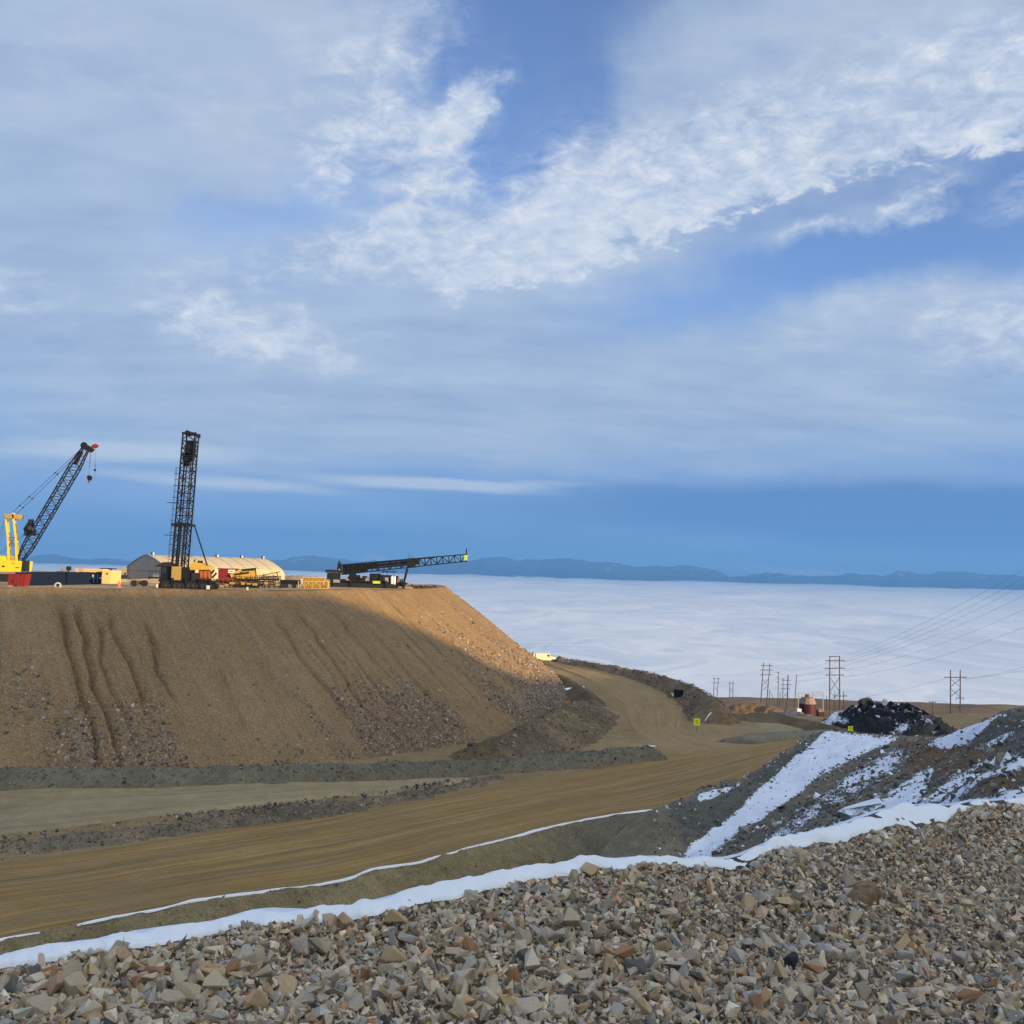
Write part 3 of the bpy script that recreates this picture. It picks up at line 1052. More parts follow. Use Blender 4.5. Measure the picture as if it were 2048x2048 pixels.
B_WIND = ridge('windrow', GP([(-120, 1706, 0.7), (0, 1690, 0.9), (120, 1674, 0.9), (248, 1657, 1.0), (380, 1640, 0.9), (497, 1628, 1.0), (600, 1616, 1.1), (683, 1605, 1.1), (800, 1588, 0.9), (900, 1570, 0.7), (993, 1552, 0.4)]), 0.5, 0.35, M_dirtberm,
      cols=lambda x, y, h: lerpc((0.25, 0.185, 0.12), (0.17, 0.14, 0.10), np.clip(0.5 + 1.5 * fbm(x / 3, y / 3, 3, 3), 0, 1)), seed=106, amp=0.45)
ridge('berm', GP([(1452, 1476, 0.9), (1490, 1470, 1.5), (1540, 1465, 1.6), (1600, 1461, 1.5), (1660, 1458, 1.4)]), 0.55, 0.5, M_bermgreen, cols=lambda x, y, h: lerpc((0.17, 0.138, 0.09), (0.2, 0.172, 0.122), np.clip(h, 0, 1)), seed=107)
ridge('berm', GP([(1462, 1427, 1.4), (1510, 1427, 1.8), (1560, 1430, 1.9), (1610, 1438, 1.9), (1660, 1450, 1.8), (1700, 1458, 1.8)]), 0.5, 0.6, M_dirtberm, cols=lambda x, y, h: c_mound(x, y, h) * 0.85, seed=108)



def rubble_on(o, n, size, pal, seed, below=0.2, name='berm_rubble'):
    r = np.random.default_rng(seed)
    co = np.empty(len(o.data.vertices) * 3, np.float32)
    o.data.vertices.foreach_get('co', co)
    co = co.reshape(-1, 3)
    co = co[co[:, 2] > gz(co[:, 0], co[:, 1]) + below]
    p = co[r.integers(0, len(co), n)] + r.normal(0, 0.2, (n, 3)) * np.array([1, 1, 0.15])
    scatter(name, p, np.minimum(size * np.exp(r.normal(0, 0.5, n)), size * 4), M_stoneF, pal=pal, tpl=TPL_S, seed=seed + 1)


P_TOE = [((0.16, 0.145, 0.108), 5), ((0.12, 0.11, 0.085), 3), ((0.24, 0.20, 0.15), 2)]
P_DIRT = [((0.22, 0.165, 0.105), 5), ((0.14, 0.108, 0.07), 3), ((0.30, 0.24, 0.17), 2)]
rubble_on(B_TOE, 4500, 0.10, P_TOE, 501)
rubble_on(B_NEAR, 9000, 0.07, P_DIRT, 503, below=-8)
rubble_on(B_EDGE, 2600, 0.15, P_DIRT, 505)
rubble_on(B_MOUND, 2500, 0.16, P_DIRT, 507)
rubble_on(B_WIND, 6000, 0.075, P_DIRT, 509, below=0.1)
# rocks lying in the windrow
r_ = np.random.default_rng(17)
wl = resample(np.array(GP([(0, 1690), (248, 1657), (380, 1640), (497, 1628), (600, 1616), (683, 1605), (800, 1588), (950, 1562)])), 0.05)
k_ = r_.integers(0, len(wl), 9000)
den = 0.10 + 0.9 * sstep(-0.1, 0.5, fbm(wl[k_, 0] / 4, wl[k_, 1] / 4, 88, 3)) * sstep(-46, -28, wl[k_, 0])
k_ = k_[r_.uniform(size=9000) < den * 0.42]
wp = wl[k_] + np.column_stack([r_.normal(0, 0.5, len(k_)), r_.normal(-0.2, 1.0, len(k_)), np.zeros(len(k_))])
wp[:, 2] = gz(wp[:, 0], wp[:, 1]) + 0.95 - 0.5 * np.abs(wp[:, 1] - wl[k_, 1])
scatter('windrow_rubble', wp, 0.085 * np.exp(r_.normal(0.1, 0.6, len(wp))), M_stoneF, pal=[((0.10, 0.105, 0.12), 5), ((0.17, 0.15, 0.13), 5), ((0.24, 0.21, 0.17), 2), ((0.5, 0.5, 0.5), 0.3)], seed=9)


# ---------------------------------------------------------------- snow along crests
def snow_line(name, pts, width, thick, gaps, seed, step=0.4, lift=0.05, label=None):
    c = resample(np.array(pts), step)
    n = len(c)
    s = np.arange(n) * step
    tan = np.gradient(c[:, :2], axis=0)
    tan /= np.linalg.norm(tan, axis=1)[:, None]
    nor = np.stack([-tan[:, 1], tan[:, 0]], -1)
    w = width * (0.75 + 0.9 * fbm(s / 5, s * 0, seed, 3)) * np.clip((fbm(s / 11, s * 0 + 5, seed + 1, 3) + gaps) * 6, 0.0, 1)
    v = np.linspace(-1, 1, 7)
    prof = np.sqrt(np.maximum(0, 1 - v ** 2))
    shift = 0.3 * fbm(s / 3, s * 0 + 9, seed + 2, 3)
    V = np.zeros((n, 7, 3))
    V[..., :2] = c[:, None, :2] + nor[:, None, :] * ((v[None, :] * w[:, None] + shift[:, None] + 0.25)[..., None])
    V[..., 2] = c[:, None, 2] + lift + prof[None] * thick * np.clip(w / width, 0, 1)[:, None] - 0.35 * np.abs(v[None] * w[:, None]) - 0.12 + 0.12 * prof[None]
    F = grid_faces(n, 7)
    ok = (w > 0.03)[F // 7].all(1)
    V, F = compact(V.reshape(-1, 3), F[ok])
    o = mesh_np(name, V, F, M_snowF, True)
    o['kind'] = 'stuff'
    return o


nc_ = [p + np.array([0, 0, 0.05]) for p in NEAR_CREST]
snow_line('snow', nc_, 0.125, 0.09, 0.34, 201, lift=0.07)
snow_line('snow', GP([(1282, 1494), (1300, 1492), (1310, 1493)], 2.2), 0.35, 0.15, 0.5, 203)
snow_line('snow', GP([(1130, 1378, 1.6), (1150, 1377, 1.7), (1167, 1374, 1.8)]), 0.8, 0.3, 1.0, 204)
snow_line('snow', [P(1406, 1450, 246), P(1416, 1436, 247), P(1424, 1426, 248)], 0.12, 0.1, 0.6, 205)
snow_line('snow', [p + np.array([0, 0, 0.25]) for p in EDGE_CREST[1:]], 0.2, 0.08, 0.05, 206)


# ---------------------------------------------------------------- right-hand hillside with patchy snow
HILL_CTRL = [P(*a) for a in [(1340, 1622, 139), (1450, 1588, 146), (1500, 1560, 155), (1560, 1520, 168), (1610, 1485, 180), (1655, 1463, 190), (1720, 1470, 180), (1790, 1478, 168), (1850, 1482, 158), (1880, 1485, 150),
             (1930, 1456, 138), (1965, 1441, 130), (2005, 1435, 127), (2048, 1430, 124), (2110, 1428, 122), (2200, 1428, 116), (2350, 1440, 105), (2048, 1436, 136), (2120, 1440, 138), (1372, 1690, 133), (1390, 1712, 127), (1480, 1620, 140), (1560, 1580, 144), (1650, 1520, 162), (1740, 1520, 147),
             (1560, 1640, 116), (1650, 1600, 115), (1740, 1600, 97), (1740, 1560, 121), (1850, 1560, 103), (1850, 1600, 88), (1950, 1500, 119), (1950, 1560, 90), (2048, 1500, 100), (2048, 1560, 76), (2048, 1590, 64),
             (1480, 1680, 113), (1830, 1500, 148), (1900, 1505, 132), (2150, 1560, 70), (1440, 1640, 139)]]
HILL_CTRL += [np.array(a, float) for a in [(-60, 60, -37), (-30, 80, -37), (0, 95, -37), (10, 110, -36.8), (0, 40, -24), (0, 15, -9), (8, 20, -9.5), (20, 40, -15.5), (30, 30, -12), (14, 14, -6.5), (-40, 30, -22), (60, 40, -13), (90, 60, -17), (110, 110, -22),
              (40, 70, -17), (25, 75, -23), (15, 80, -27), (100, 150, -24), (125, 190, -33), (70, 200, -33.5), (95, 180, -31)]]
HILL_CTRL += [G(a, b) - np.array([0, 0, 0.8]) for a, b in [(1240, 1604), (1340, 1590), (1430, 1560), (1480, 1535), (1540, 1500), (1600, 1470)]]
HILL = TPS(HILL_CTRL, 0.4)


def inpoly(px, py, poly, soft=14.0):
    """soft inside mask of a polygon given in photo pixels"""
    poly = np.array(poly, float)
    ins = np.zeros(px.shape, bool)
    dmin = np.full(px.shape, 1e9)
    for a, b in zip(poly, np.roll(poly, -1, 0)):
        c = ((a[1] > py) != (b[1] > py)) & (px < (b[0] - a[0]) * (py - a[1]) / (b[1] - a[1] + 1e-12) + a[0])
        ins ^= c
        d = b - a
        t = np.clip(((px - a[0]) * d[0] + (py - a[1]) * d[1]) / (d @ d), 0, 1)
        dmin = np.minimum(dmin, np.hypot(px - a[0] - t * d[0], py - a[1] - t * d[1]))
    sd = np.where(ins, dmin, -dmin)
    return sstep(-soft, soft, sd)


SNOW_ZONES = [([(1655, 1460), (1800, 1476), (1745, 1500), (1690, 1525), (1640, 1552), (1560, 1612), (1480, 1662), (1415, 1722), (1360, 1722), (1378, 1688), (1450, 1640), (1530, 1570), (1600, 1505)], 1.0, 7),
              ([(1850, 1489), (1900, 1468), (1960, 1436), (2000, 1430), (1968, 1462), (1935, 1488), (1890, 1496)], 1.0, 6),
              ([(1790, 1492), (1840, 1504), (1760, 1562), (1660, 1622), (1560, 1692), (1480, 1712), (1600, 1622), (1700, 1542)], 0.64, 16),
              ([(1795, 1572), (1870, 1535), (1850, 1590), (1790, 1632), (1680, 1650)], 0.95, 12),
              ([(1880, 1562), (1960, 1520), (2060, 1492), (2060, 1528), (1970, 1572), (1900, 1612), (1820, 1630)], 0.72, 14),
              ([(2060, 1566), (1985, 1592), (1960, 1625), (2060, 1625)], 0.72, 10), ([(1950, 1496), (2010, 1470), (2036, 1450), (2020, 1476), (1975, 1505)], 0.75, 5),
              ([(1390, 1592), (1450, 1576), (1490, 1566), (1440, 1592), (1400, 1606)], 0.8, 5), ([(1560, 1700), (1660, 1640), (1740, 1600), (1700, 1660), (1600, 1705)], 0.55, 14),
              ([(1420, 1745), (1480, 1705), (1560, 1680), (1680, 1645), (1800, 1612), (1900, 1600), (2070, 1588), (2070, 1660), (1420, 1780)], 0.85, 12)]


def build_hillside():
    X, Y = np.meshgrid(np.arange(-30, 118, 0.42), np.arange(8, 212, 0.42), indexing='ij')
    Z = HILL(X, Y)
    pv = np.stack([X, Y, Z], -1).reshape(-1, 3)
    px, py = proj(pv)
    nz = 0.5 * fbm(X / 6, Y / 6, 81, 4) + 0.28 * fbm(X / 1.5, Y / 1.5, 82, 3)
    Z = Z + nz * sstep(4, 30, Y)
    sn = np.zeros(px.shape)
    for poly, w, soft in SNOW_ZONES:
        sn = np.maximum(sn, w * inpoly(px, py, poly, soft))
    crest = np.array(RIDGE_CREST)
    # colours of the bare ground
    x, y = X.ravel(), Y.ravel()
    c = lerpc((0.18, 0.162, 0.12), (0.27, 0.225, 0.155), np.clip(0.5 + fbm(x / 7, y / 7, 83, 4), 0, 1))
    br = np.maximum(inpoly(px, py, [(1790, 1482), (1860, 1478), (1960, 1490), (2010, 1500), (1960, 1530), (1890, 1560), (1830, 1540)], 16), inpoly(px, py, [(1940, 1540), (2060, 1525), (2060, 1570), (1980, 1590)], 14))
    c = c * (1 - br[:, None]) + np.array((0.215, 0.14, 0.08)) * br[:, None]
    dk = np.maximum(inpoly(px, py, [(1970, 1460), (2010, 1436), (2300, 1400), (2300, 1500), (2040, 1500), (1960, 1495)], 12), inpoly(px, py, [(1330, 1600), (1440, 1592), (1500, 1556), (1560, 1516), (1650, 1456), (1600, 1510), (1530, 1572), (1450, 1642), (1370, 1690)], 10))
    c = c * (1 - dk[:, None]) + np.array((0.145, 0.14, 0.112)) * dk[:, None]
    near = np.array(NEAR_CREST + RIDGE_CREST)
    lim = np.interp(X, near[:, 0], near[:, 1], left=75, right=212) - 4 + 9 * sstep(24, 34, X)
    F = grid_faces(*X.shape)
    ok = ((Y < lim) & (Z > -46)).ravel()
    F = F[ok[F].all(1)]
    V, F, sn2, c2 = compact(np.stack([X, Y, Z], -1).reshape(-1, 3), F, sn, c)
    o = mesh_np('hillside', V, F, M_hill, True, attrs={'snow': sn2, 'col': c2})
    o['kind'] = 'structure'
    # loose rocks poking through the snow
    r = np.random.default_rng(33)
    n = 26000
    qx = r.uniform(1370, 2070, n)
    qy = r.uniform(1440, 1715, n)
    # pick random surface vertices weighted evenly over what the slope shows
    vp = V
    vx, vy = proj(vp)
    m = (vx > 1300) & (vx < 2150) & (vy < 1750) & (vy > 1420)
    idx = np.nonzero(m)[0]
    w = 1.0 / (vp[idx, 1] ** 1.0)
    pick = idx[r.choice(len(idx), n, p=w / w.sum())]
    p = vp[pick] + r.normal(0, 0.12, (n, 3)) * np.array([1, 1, 0.1])
    sfac = sn2[pick]
    keep = r.uniform(size=n) < np.where(sfac > 0.9, 0.16, np.where(sfac > 0.3, 0.9, 0.55))
    p, sfac = p[keep], sfac[keep]
    sz = 0.10 * np.exp(r.normal(0.0, 0.55, len(p))) * np.where(sfac > 0.9, 0.8, 1.25)
    scatter('hillside_rubble', p, np.minimum(sz, 0.7), M_stoneF, pal=[((0.14, 0.138, 0.125), 6), ((0.20, 0.175, 0.14), 5), ((0.10, 0.105, 0.095), 3), ((0.27, 0.22, 0.16), 2), ((0.20, 0.135, 0.085), 1), ((0.82, 0.84, 0.88), 2.6)], seed=34)


build_hillside()


# ---------------------------------------------------------------- hill behind and to the right of the viewpoint (it shades the pit)
def build_back_hill():
    prof = [(-260, 50), (-100, 47), (0, 43), (97, 36.6), (156, 34.9), (180, 26), (202, 14.6), (215, 11.5), (285, 9.0), (310, -6), (340, -16), (420, -30)]
    q = np.arange(-260, 421, 5.0)
    h = np.interp(q, [a for a, _ in prof], [b for _, b in prof])
    c = np.arange(-130, 131, 5.0)
    Q, C = np.meshgrid(q, c, indexing='ij')
    a = 90.0 + C + np.maximum(0, 0)
    X = Q * 0.6 + a * 0.8
    Y = Q * 0.8 - a * 0.6
    H = h[:, None] - 0.55 * np.maximum(0, np.abs(C) - 3)
    H = H + (1.4 * fbm(X / 25, Y / 25, 91, 4)) * sstep(0, 20, np.abs(C)) + 0.35 * fbm(X / 9, Y / 9, 95, 3)
    H = np.maximum(H, -48)
    px, py = proj(np.stack([X, Y, H], -1).reshape(-1, 3))
    # keep clear of the viewpoint and of the view
    clear = (np.hypot(X, Y + 0) > 26) & (X > 0.62 * np.maximum(Y, 0) + 8)
    F = grid_faces(*X.shape)
    ok = clear.ravel()
    F = F[ok[F].all(1)]
    V, F = compact(np.stack([X, Y, H], -1).reshape(-1, 3), F)
    o = mesh_np('hill', V, F, M_backhill, True)
    o['kind'] = 'structure'


build_back_hill()

# ---------------------------------------------------------------- near bank of crushed rock with a lip of snow
TOPX = [-700, -300, 0, 91, 174, 254, 326, 417, 507, 543, 616, 700, 754, 845, 932, 1048, 1135, 1243, 1316, 1400, 1450, 1477, 1541, 1601, 1678, 1722, 1786, 1870, 1960, 2048, 2400, 2800]
TOPY = [2100, 2000, 1917, 1898, 1887, 1866, 1858, 1848, 1828, 1824, 1827, 1821, 1808, 1787, 1765, 1738, 1727, 1714, 1713, 1718, 1719, 1715, 1685, 1669, 1652, 1635, 1617, 1608, 1603, 1600, 1570, 1540]
LOWX = [-700, -300, 0, 72, 181, 261, 312, 362, 435, 507, 565, 688, 747, 801, 899, 954, 1026, 1135, 1207, 1280, 1352, 1400, 1460, 1490, 1534, 1635, 1695, 1772, 1846, 1893, 1910, 1923, 2048, 2400]
LOWY = [2135, 2035, 1941, 1925, 1903, 1892, 1885, 1879, 1867, 1856, 1852, 1843, 1841, 1823, 1803, 1783, 1765, 1747, 1734, 1727, 1727, 1729, 1739, 1734, 1704, 1685, 1679, 1652, 1656, 1642, 1620, 1612, 1605, 1575]
DCX = [-700, 0, 254, 507, 700, 932, 1135, 1316, 1450, 1541, 1678, 1786, 1870, 2048, 2800]
DCY = [4.9, 5.5, 5.8, 6.1, 6.3, 6.7, 7.1, 7.4, 7.7, 8.2, 8.8, 9.4, 9.9, 10.8, 13.0]


def bank_depth(px, py):
    cy = np.interp(px, TOPX, TOPY)
    dc = np.interp(px, DCX, DCY)
    db = np.interp(px, [-700, 1024, 2800], [4.45, 4.6, 5.2])
    f = (py - cy) / (2048 - cy)
    return dc + (db - dc) * np.clip(f, -0.2, 1.9)


def bank_pt(px, py):
    px = np.asarray(px, float)
    py = np.asarray(py, float)
    D = bank_depth(px, py)
    v = np.stack([(px - 1024) / FPX, -(py - 1024) / FPX, -np.ones_like(px)], -1) @ CR.T
    return v * (D / v[..., 1])[..., None]


def build_bank():
    pxs = np.arange(-700, 2801, 14.0)
    cy = np.interp(pxs, TOPX, TOPY)
    f = np.concatenate([np.linspace(1.9, 0, 46)])
    PX = np.repeat(pxs[:, None], len(f), 1)
    PY = cy[:, None] + f[None] * (2048 - cy)[:, None]
    V = bank_pt(PX, PY)
    crest = V[:, -1]
    back = []
    tan = np.gradient(crest[:, :2], axis=0)
    tan /= np.linalg.norm(tan, axis=1)[:, None]
    nor = np.stack([-tan[:, 1], tan[:, 0]], -1)
    for d in (0.12, 0.3, 0.6, 1.0, 1.6, 2.5, 4, 6, 9):
        b = crest.copy()
        b[:, :2] += nor * d
        b[:, 2] -= 0.62 * d
        back.append(b)
    V = np.concatenate([V, np.stack(back, 1)], 1)
    V[..., 2] += 0.035 * fbm(V[..., 0] * 1.6, V[..., 1] * 1.6, 301, 4)
    o = mesh_np('rubble_bank', V.reshape(-1, 3), grid_faces(V.shape[0], V.shape[1])[:, ::-1], M_bank, True)
    o['kind'] = 'structure'
    return o


BANK = build_bank()


def bank_normal(px, py):
    a = bank_pt(px, py)
    b = bank_pt(px + 6, py)
    c = bank_pt(px, py + 6)
    n = np.cross(c - a, b - a)
    n /= np.linalg.norm(n, axis=-1)[..., None]
    return np.where(n[..., 2:] < 0, -n, n)


def bank_noise(p):
    return 0.035 * fbm(p[..., 0] * 1.6, p[..., 1] * 1.6, 301, 4)


def on_bank(n, r, ymax=2170):
    px = r.uniform(-500, 2620, n * 2)
    lo = np.interp(px, LOWX, LOWY) + 3 + 8 * fbm(px / 40, px * 0, 333, 3)
    lo = np.where(r.uniform(size=n * 2) < 0.02, 0.5 * lo + 0.5 * np.interp(px, TOPX, TOPY) + 6, lo)
    py = lo + (ymax - lo) * r.uniform(size=n * 2)
    # even density over the real surface (a pixel covers more of it where it is far away)
    D = bank_depth(px, py)
    keep = r.uniform(size=n * 2) < (D / 12.5) ** 2 * ((ymax - lo) / 450.0)
    return px[keep], py[keep]


def build_stones():
    r = np.random.default_rng(77)
    # fines
    px, py = on_bank(66000, r)
    p = bank_pt(px, py)
    p[:, 2] += bank_noise(p) + 0.004
    scatter('gravel', p, 0.0115 * np.exp(r.normal(0.1, 0.38, len(p))), M_stoneN, parent=BANK, tpl=TPL_S, seed=78)
    # middle and coarse stones, dropped on each other
    px, py = on_bank(58000, r)
    n = len(px)
    size = 0.0190 * np.exp(r.normal(0.0, 0.42, n))
    patch = fbm(px / 260, py / 200, 302, 3)
    size *= 1.0 + 0.15 * patch
    left = sstep(1500, 200, px)
    size *= 1.0 + 0.0 * left
    size = np.clip(size, 0.011, 0.056)
    p = bank_pt(px, py)
    nr = bank_normal(px, py)
    p[:, 2] += bank_noise(p)
    p += nr * (size * r.uniform(-0.15, 1.0, n) * sstep(-4, 30, py - np.interp(px, LOWX, LOWY)))[:, None]
    D = p[:, 1]
    app = size / D
    vis = (px > 0) & (px < 2048) & (py < 2040)
    order = np.argsort(-np.where(vis, app, 0))
    big = order[:300]
    rest = order[300:]
    scatter('small_stones', p[rest], size[rest], M_stoneN, parent=BANK, seed=79)
    meshes = []
    for i, (tv, tf) in enumerate(TPL):
        me = bpy.data.meshes.new('stone')
        me.from_pydata([tuple(v) for v in tv], [], [tuple(f) for f in tf])
        bm = bmesh.new()
        bm.from_mesh(me)
        bmesh.ops.bevel(bm, geom=bm.edges[:], offset=0.05, segments=1, affect='EDGES', profile=0.5)
        bm.to_mesh(me)
        bm.free()
        me.materials.append(M_stone1)
        meshes.append(me)
    Rm = rand_rot(300, r)
    for j, k in enumerate(big):
        o = bpy.data.objects.new('stone', meshes[j % len(meshes)])
        s = float(size[k]) * 1.12
        m = Matrix([list(map(float, row)) for row in Rm[j]]).to_4x4() @ Matrix.Scale(s, 4)
        q = p[k] + nr[k] * s * 0.25
        o.matrix_world = Matrix.Translation(Vector(q)) @ m
        COL.objects.link(o)
        o.parent = BANK
    # snow lip over the crest
    pxs = np.arange(-700, 2801, 5.0)
    ty = np.interp(pxs, TOPX, TOPY)
    ly = np.interp(pxs, LOWX, LOWY)
    ly = ty + (ly - ty) * (1.0 + np.maximum(-0.35, 0.38 * fbm(pxs / 40, pxs * 0, 305, 4, 0.55))) * 0.9 + 3
    ly = np.maximum(ly, ty + 15)
    nv = 15
    v = np.linspace(0, 1, nv)
    PX = np.repeat(pxs[:, None], nv, 1)
    PY = ty[:, None] + (ly - ty)[:, None] * v[None]
    S = bank_pt(PX, PY)
    S[..., 2] += bank_noise(S)
    th = np.interp(pxs, [0, 1400, 1460, 1500, 2048], [0.065, 0.06, 0.065, 0.085, 0.06])
    prof = np.sqrt(np.clip(1 - (2 * v - 1) ** 2, 0, 1)) ** 0.8 * (1 - 0.45 * v)
    S[..., 2] += (th[:, None] * (0.8 + 1.3 * fbm(S[..., 0] * 2.2, S[..., 1] * 4.0, 306, 5, 0.55))) * prof[None] - 0.01 - 0.02 * (v[None] > 0.97)
    crest = S[:, 0].copy()
    back1 = crest + np.array([0, 0.10, -0.02])
    back2 = crest + np.array([0, 0.42, -0.36])
    S = np.concatenate([back2[:, None], back1[:, None] + np.array([0, 0, 0.02]), S], 1)
    o = mesh_np('snow', S.reshape(-1, 3), grid_faces(S.shape[0], S.shape[1]), M_snow, True)
    o['kind'] = 'stuff'


build_stones()


def boulder(name, loc, size, c, label, seed, flat=0.9, rot=(0, 0, 0), snow=False, stretch=(1, 1, 1)):
    V, F = hull_template(16, flat, seed)
    me = bpy.data.meshes.new(name)
    me.from_pydata([tuple(np.array(v) * np.array(stretch)) for v in V], [], [tuple(f) for f in F])
    bm = bmesh.new()
    bm.from_mesh(me)
    bmesh.ops.bevel(bm, geom=bm.edges[:], offset=0.06, segments=1, affect='EDGES', profile=0.5)
    bmesh.ops.subdivide_edges(bm, edges=bm.edges[:], cuts=1, use_grid_fill=True)
    for v in bm.verts:
        v.co += v.normal * random.uniform(-0.03, 0.03)
    bm.to_mesh(me)
    bm.free()
    m, t, b = new_mat('boulder_rock')
    oc = t.node('ShaderNodeTexCoord').outputs['Object']
    n = t.noise(oc, 2.2, 8, 0.65)
    n2 = t.noise(oc, 14, 5, 0.65)
    col = t.mix(1.0, c, t.ramp(n, [(0.3, (0.6, 0.6, 0.6)), (0.7, (1.35, 1.35, 1.35))]), 'MULTIPLY')
    if snow:
        nz = t.node('ShaderNodeNewGeometry').outputs['Normal']
        sp = t.node('ShaderNodeSeparateXYZ')
        t.link(nz, sp.inputs[0])
        col = t.mix(t.step(0.55, 0.75, t.math('ADD', sp.outputs[2], t.math('MULTIPLY', t.math('SUBTRACT', n, 0.5), 0.8))), col, (0.82, 0.85, 0.9))
    t.put(b.inputs['Base Color'], col)
    b.inputs['Roughness'].default_value = 0.85
    bp = t.node('ShaderNodeBump')
    bp.inputs['Strength'].default_value = 0.7
    bp.inputs['Distance'].default_value = 0.06
    t.link(t.math('ADD', n, t.math('MULTIPLY', n2, 0.5)), bp.inputs['Height'])
    t.link(bp.outputs[0], b.inputs['Normal'])
    me.materials.append(m)
    o = bpy.data.objects.new(name, me)
    o.location = loc
    o.scale = (size,) * 3
    o.rotation_euler = rot
    COL.objects.link(o)
    setprops(o, label, 'boulder')
    return o


q_ = bank_pt(np.array(1728.0), np.array(1805.0))
boulder('boulder', q_ + np.array([0, 0.02, 0.0]), 0.12, (0.36, 0.24, 0.13), 'rusty brown angular boulder half buried in the foreground rubble bank', 901, 1.0, (0.3, 0.5, 0.4), stretch=(0.85, 0.9, 1.5))
q_ = bank_pt(np.array(1583.0), np.array(1936.0))
boulder('boulder', q_ + np.array([0, 0, 0.02]), 0.055, (0.04, 0.042, 0.05), 'small black rock in the foreground rubble below the rusty boulder', 902, 0.8, (0.2, 0.1, 0.9), stretch=(0.8, 0.8, 1.3))
boulder('boulder', P(1371, 1662, 138), 1.25, (0.06, 0.052, 0.05), 'dark boulder with a snow cap at the foot of the snowy slope', 903, 0.95, (0.1, 0.3, 0.3), True)
boulder('boulder', P(1735, 1622, 92), 1.45, (0.085, 0.10, 0.09), 'greenish grey slab with snow on top just above the foreground snow lip', 904, 0.6, (0.25, -0.3, 0.2), True, (1.35, 0.9, 0.8))
boulder('boulder', P(1993, 1581, 72), 1.0, (0.035, 0.035, 0.042), 'black boulder in the snow at the right above the rubble bank', 905, 0.8, (0.2, -0.5, 0.5), False, (1.3, 0.9, 0.9))
boulder('boulder', P(1968, 1596, 70), 0.55, (0.04, 0.038, 0.04), 'smaller black rock leaning against the black boulder in the snow', 906, 0.7, (0, 0.2, 0.1), False, (1.3, 0.9, 0.8))
boulder('boulder', G(945, 1497, 0.5), 1.1, (0.045, 0.042, 0.045), 'dark boulder at the foot of the tan embankment', 907, 0.9, (0.3, 0.1, 0.8))


# ================================================================== FAR DISTANCE: sea of fog, mountains, air
def fog_mat():
    m, t, b = new_mat('fog_top')
    oc = t.node('ShaderNodeTexCoord').outputs['Object']
    n = t.noise(t.mapping(oc, scale=(0.0012, 0.00055, 1)), 1.0, 6, 0.5, 0.0)
    t.put(b.inputs['Base Color'], t.ramp(n, [(0.34, (0.54, 0.61, 0.715)), (0.66, (0.70, 0.74, 0.80))]))
    b.inputs['Roughness'].default_value = 1.0
    b.inputs['Specular IOR Level'].default_value = 0.0
    return m


def build_fog():
    az = np.radians(np.linspace(-75, 75, 520))
    r = np.geomspace(650, 52000, 330)
    A, Rr = np.meshgrid(az, r, indexing='ij')
    X, Y = Rr * np.sin(A), Rr * np.cos(A)
    amp = 16 + 18 * sstep(2500, 16000, Rr)
    Z = -172 + amp * (0.9 * fbm(X / 900, Y / 1500, 401, 5, 0.55) + 0.8 * fbm(X / 2600, Y / 2600, 403, 2) + 2.0 * np.maximum(0, fbm(X / 4200, Y / 1700, 409, 3)) * sstep(9000, 17000, Rr))
    o = mesh_np('fog', np.stack([X, Y, Z], -1).reshape(-1, 3), grid_faces(*X.shape)[:, ::-1], fog_mat(), True)
    o['kind'] = 'stuff'


build_fog()

MTN = [(-1400, 1085), (-900, 1098), (-600, 1105), (-200, 1112), (0, 1120), (60, 1116), (110, 1112), (170, 1117), (240, 1122), (330, 1126), (480, 1128), (520, 1124), (570, 1119), (640, 1115), (700, 1121), (780, 1126), (850, 1130), (900, 1128),
       (940, 1123), (1010, 1118.5), (1060, 1122), (1110, 1121), (1140, 1119), (1180, 1126), (1260, 1131), (1340, 1137), (1420, 1142), (1455, 1153), (1500, 1151), (1580, 1155), (1640, 1152), (1720, 1150), (1765, 1157), (1800, 1145),
       (1830, 1152), (1880, 1144), (1940, 1150), (2048, 1154), (2300, 1150), (2700, 1140), (3300, 1150)]


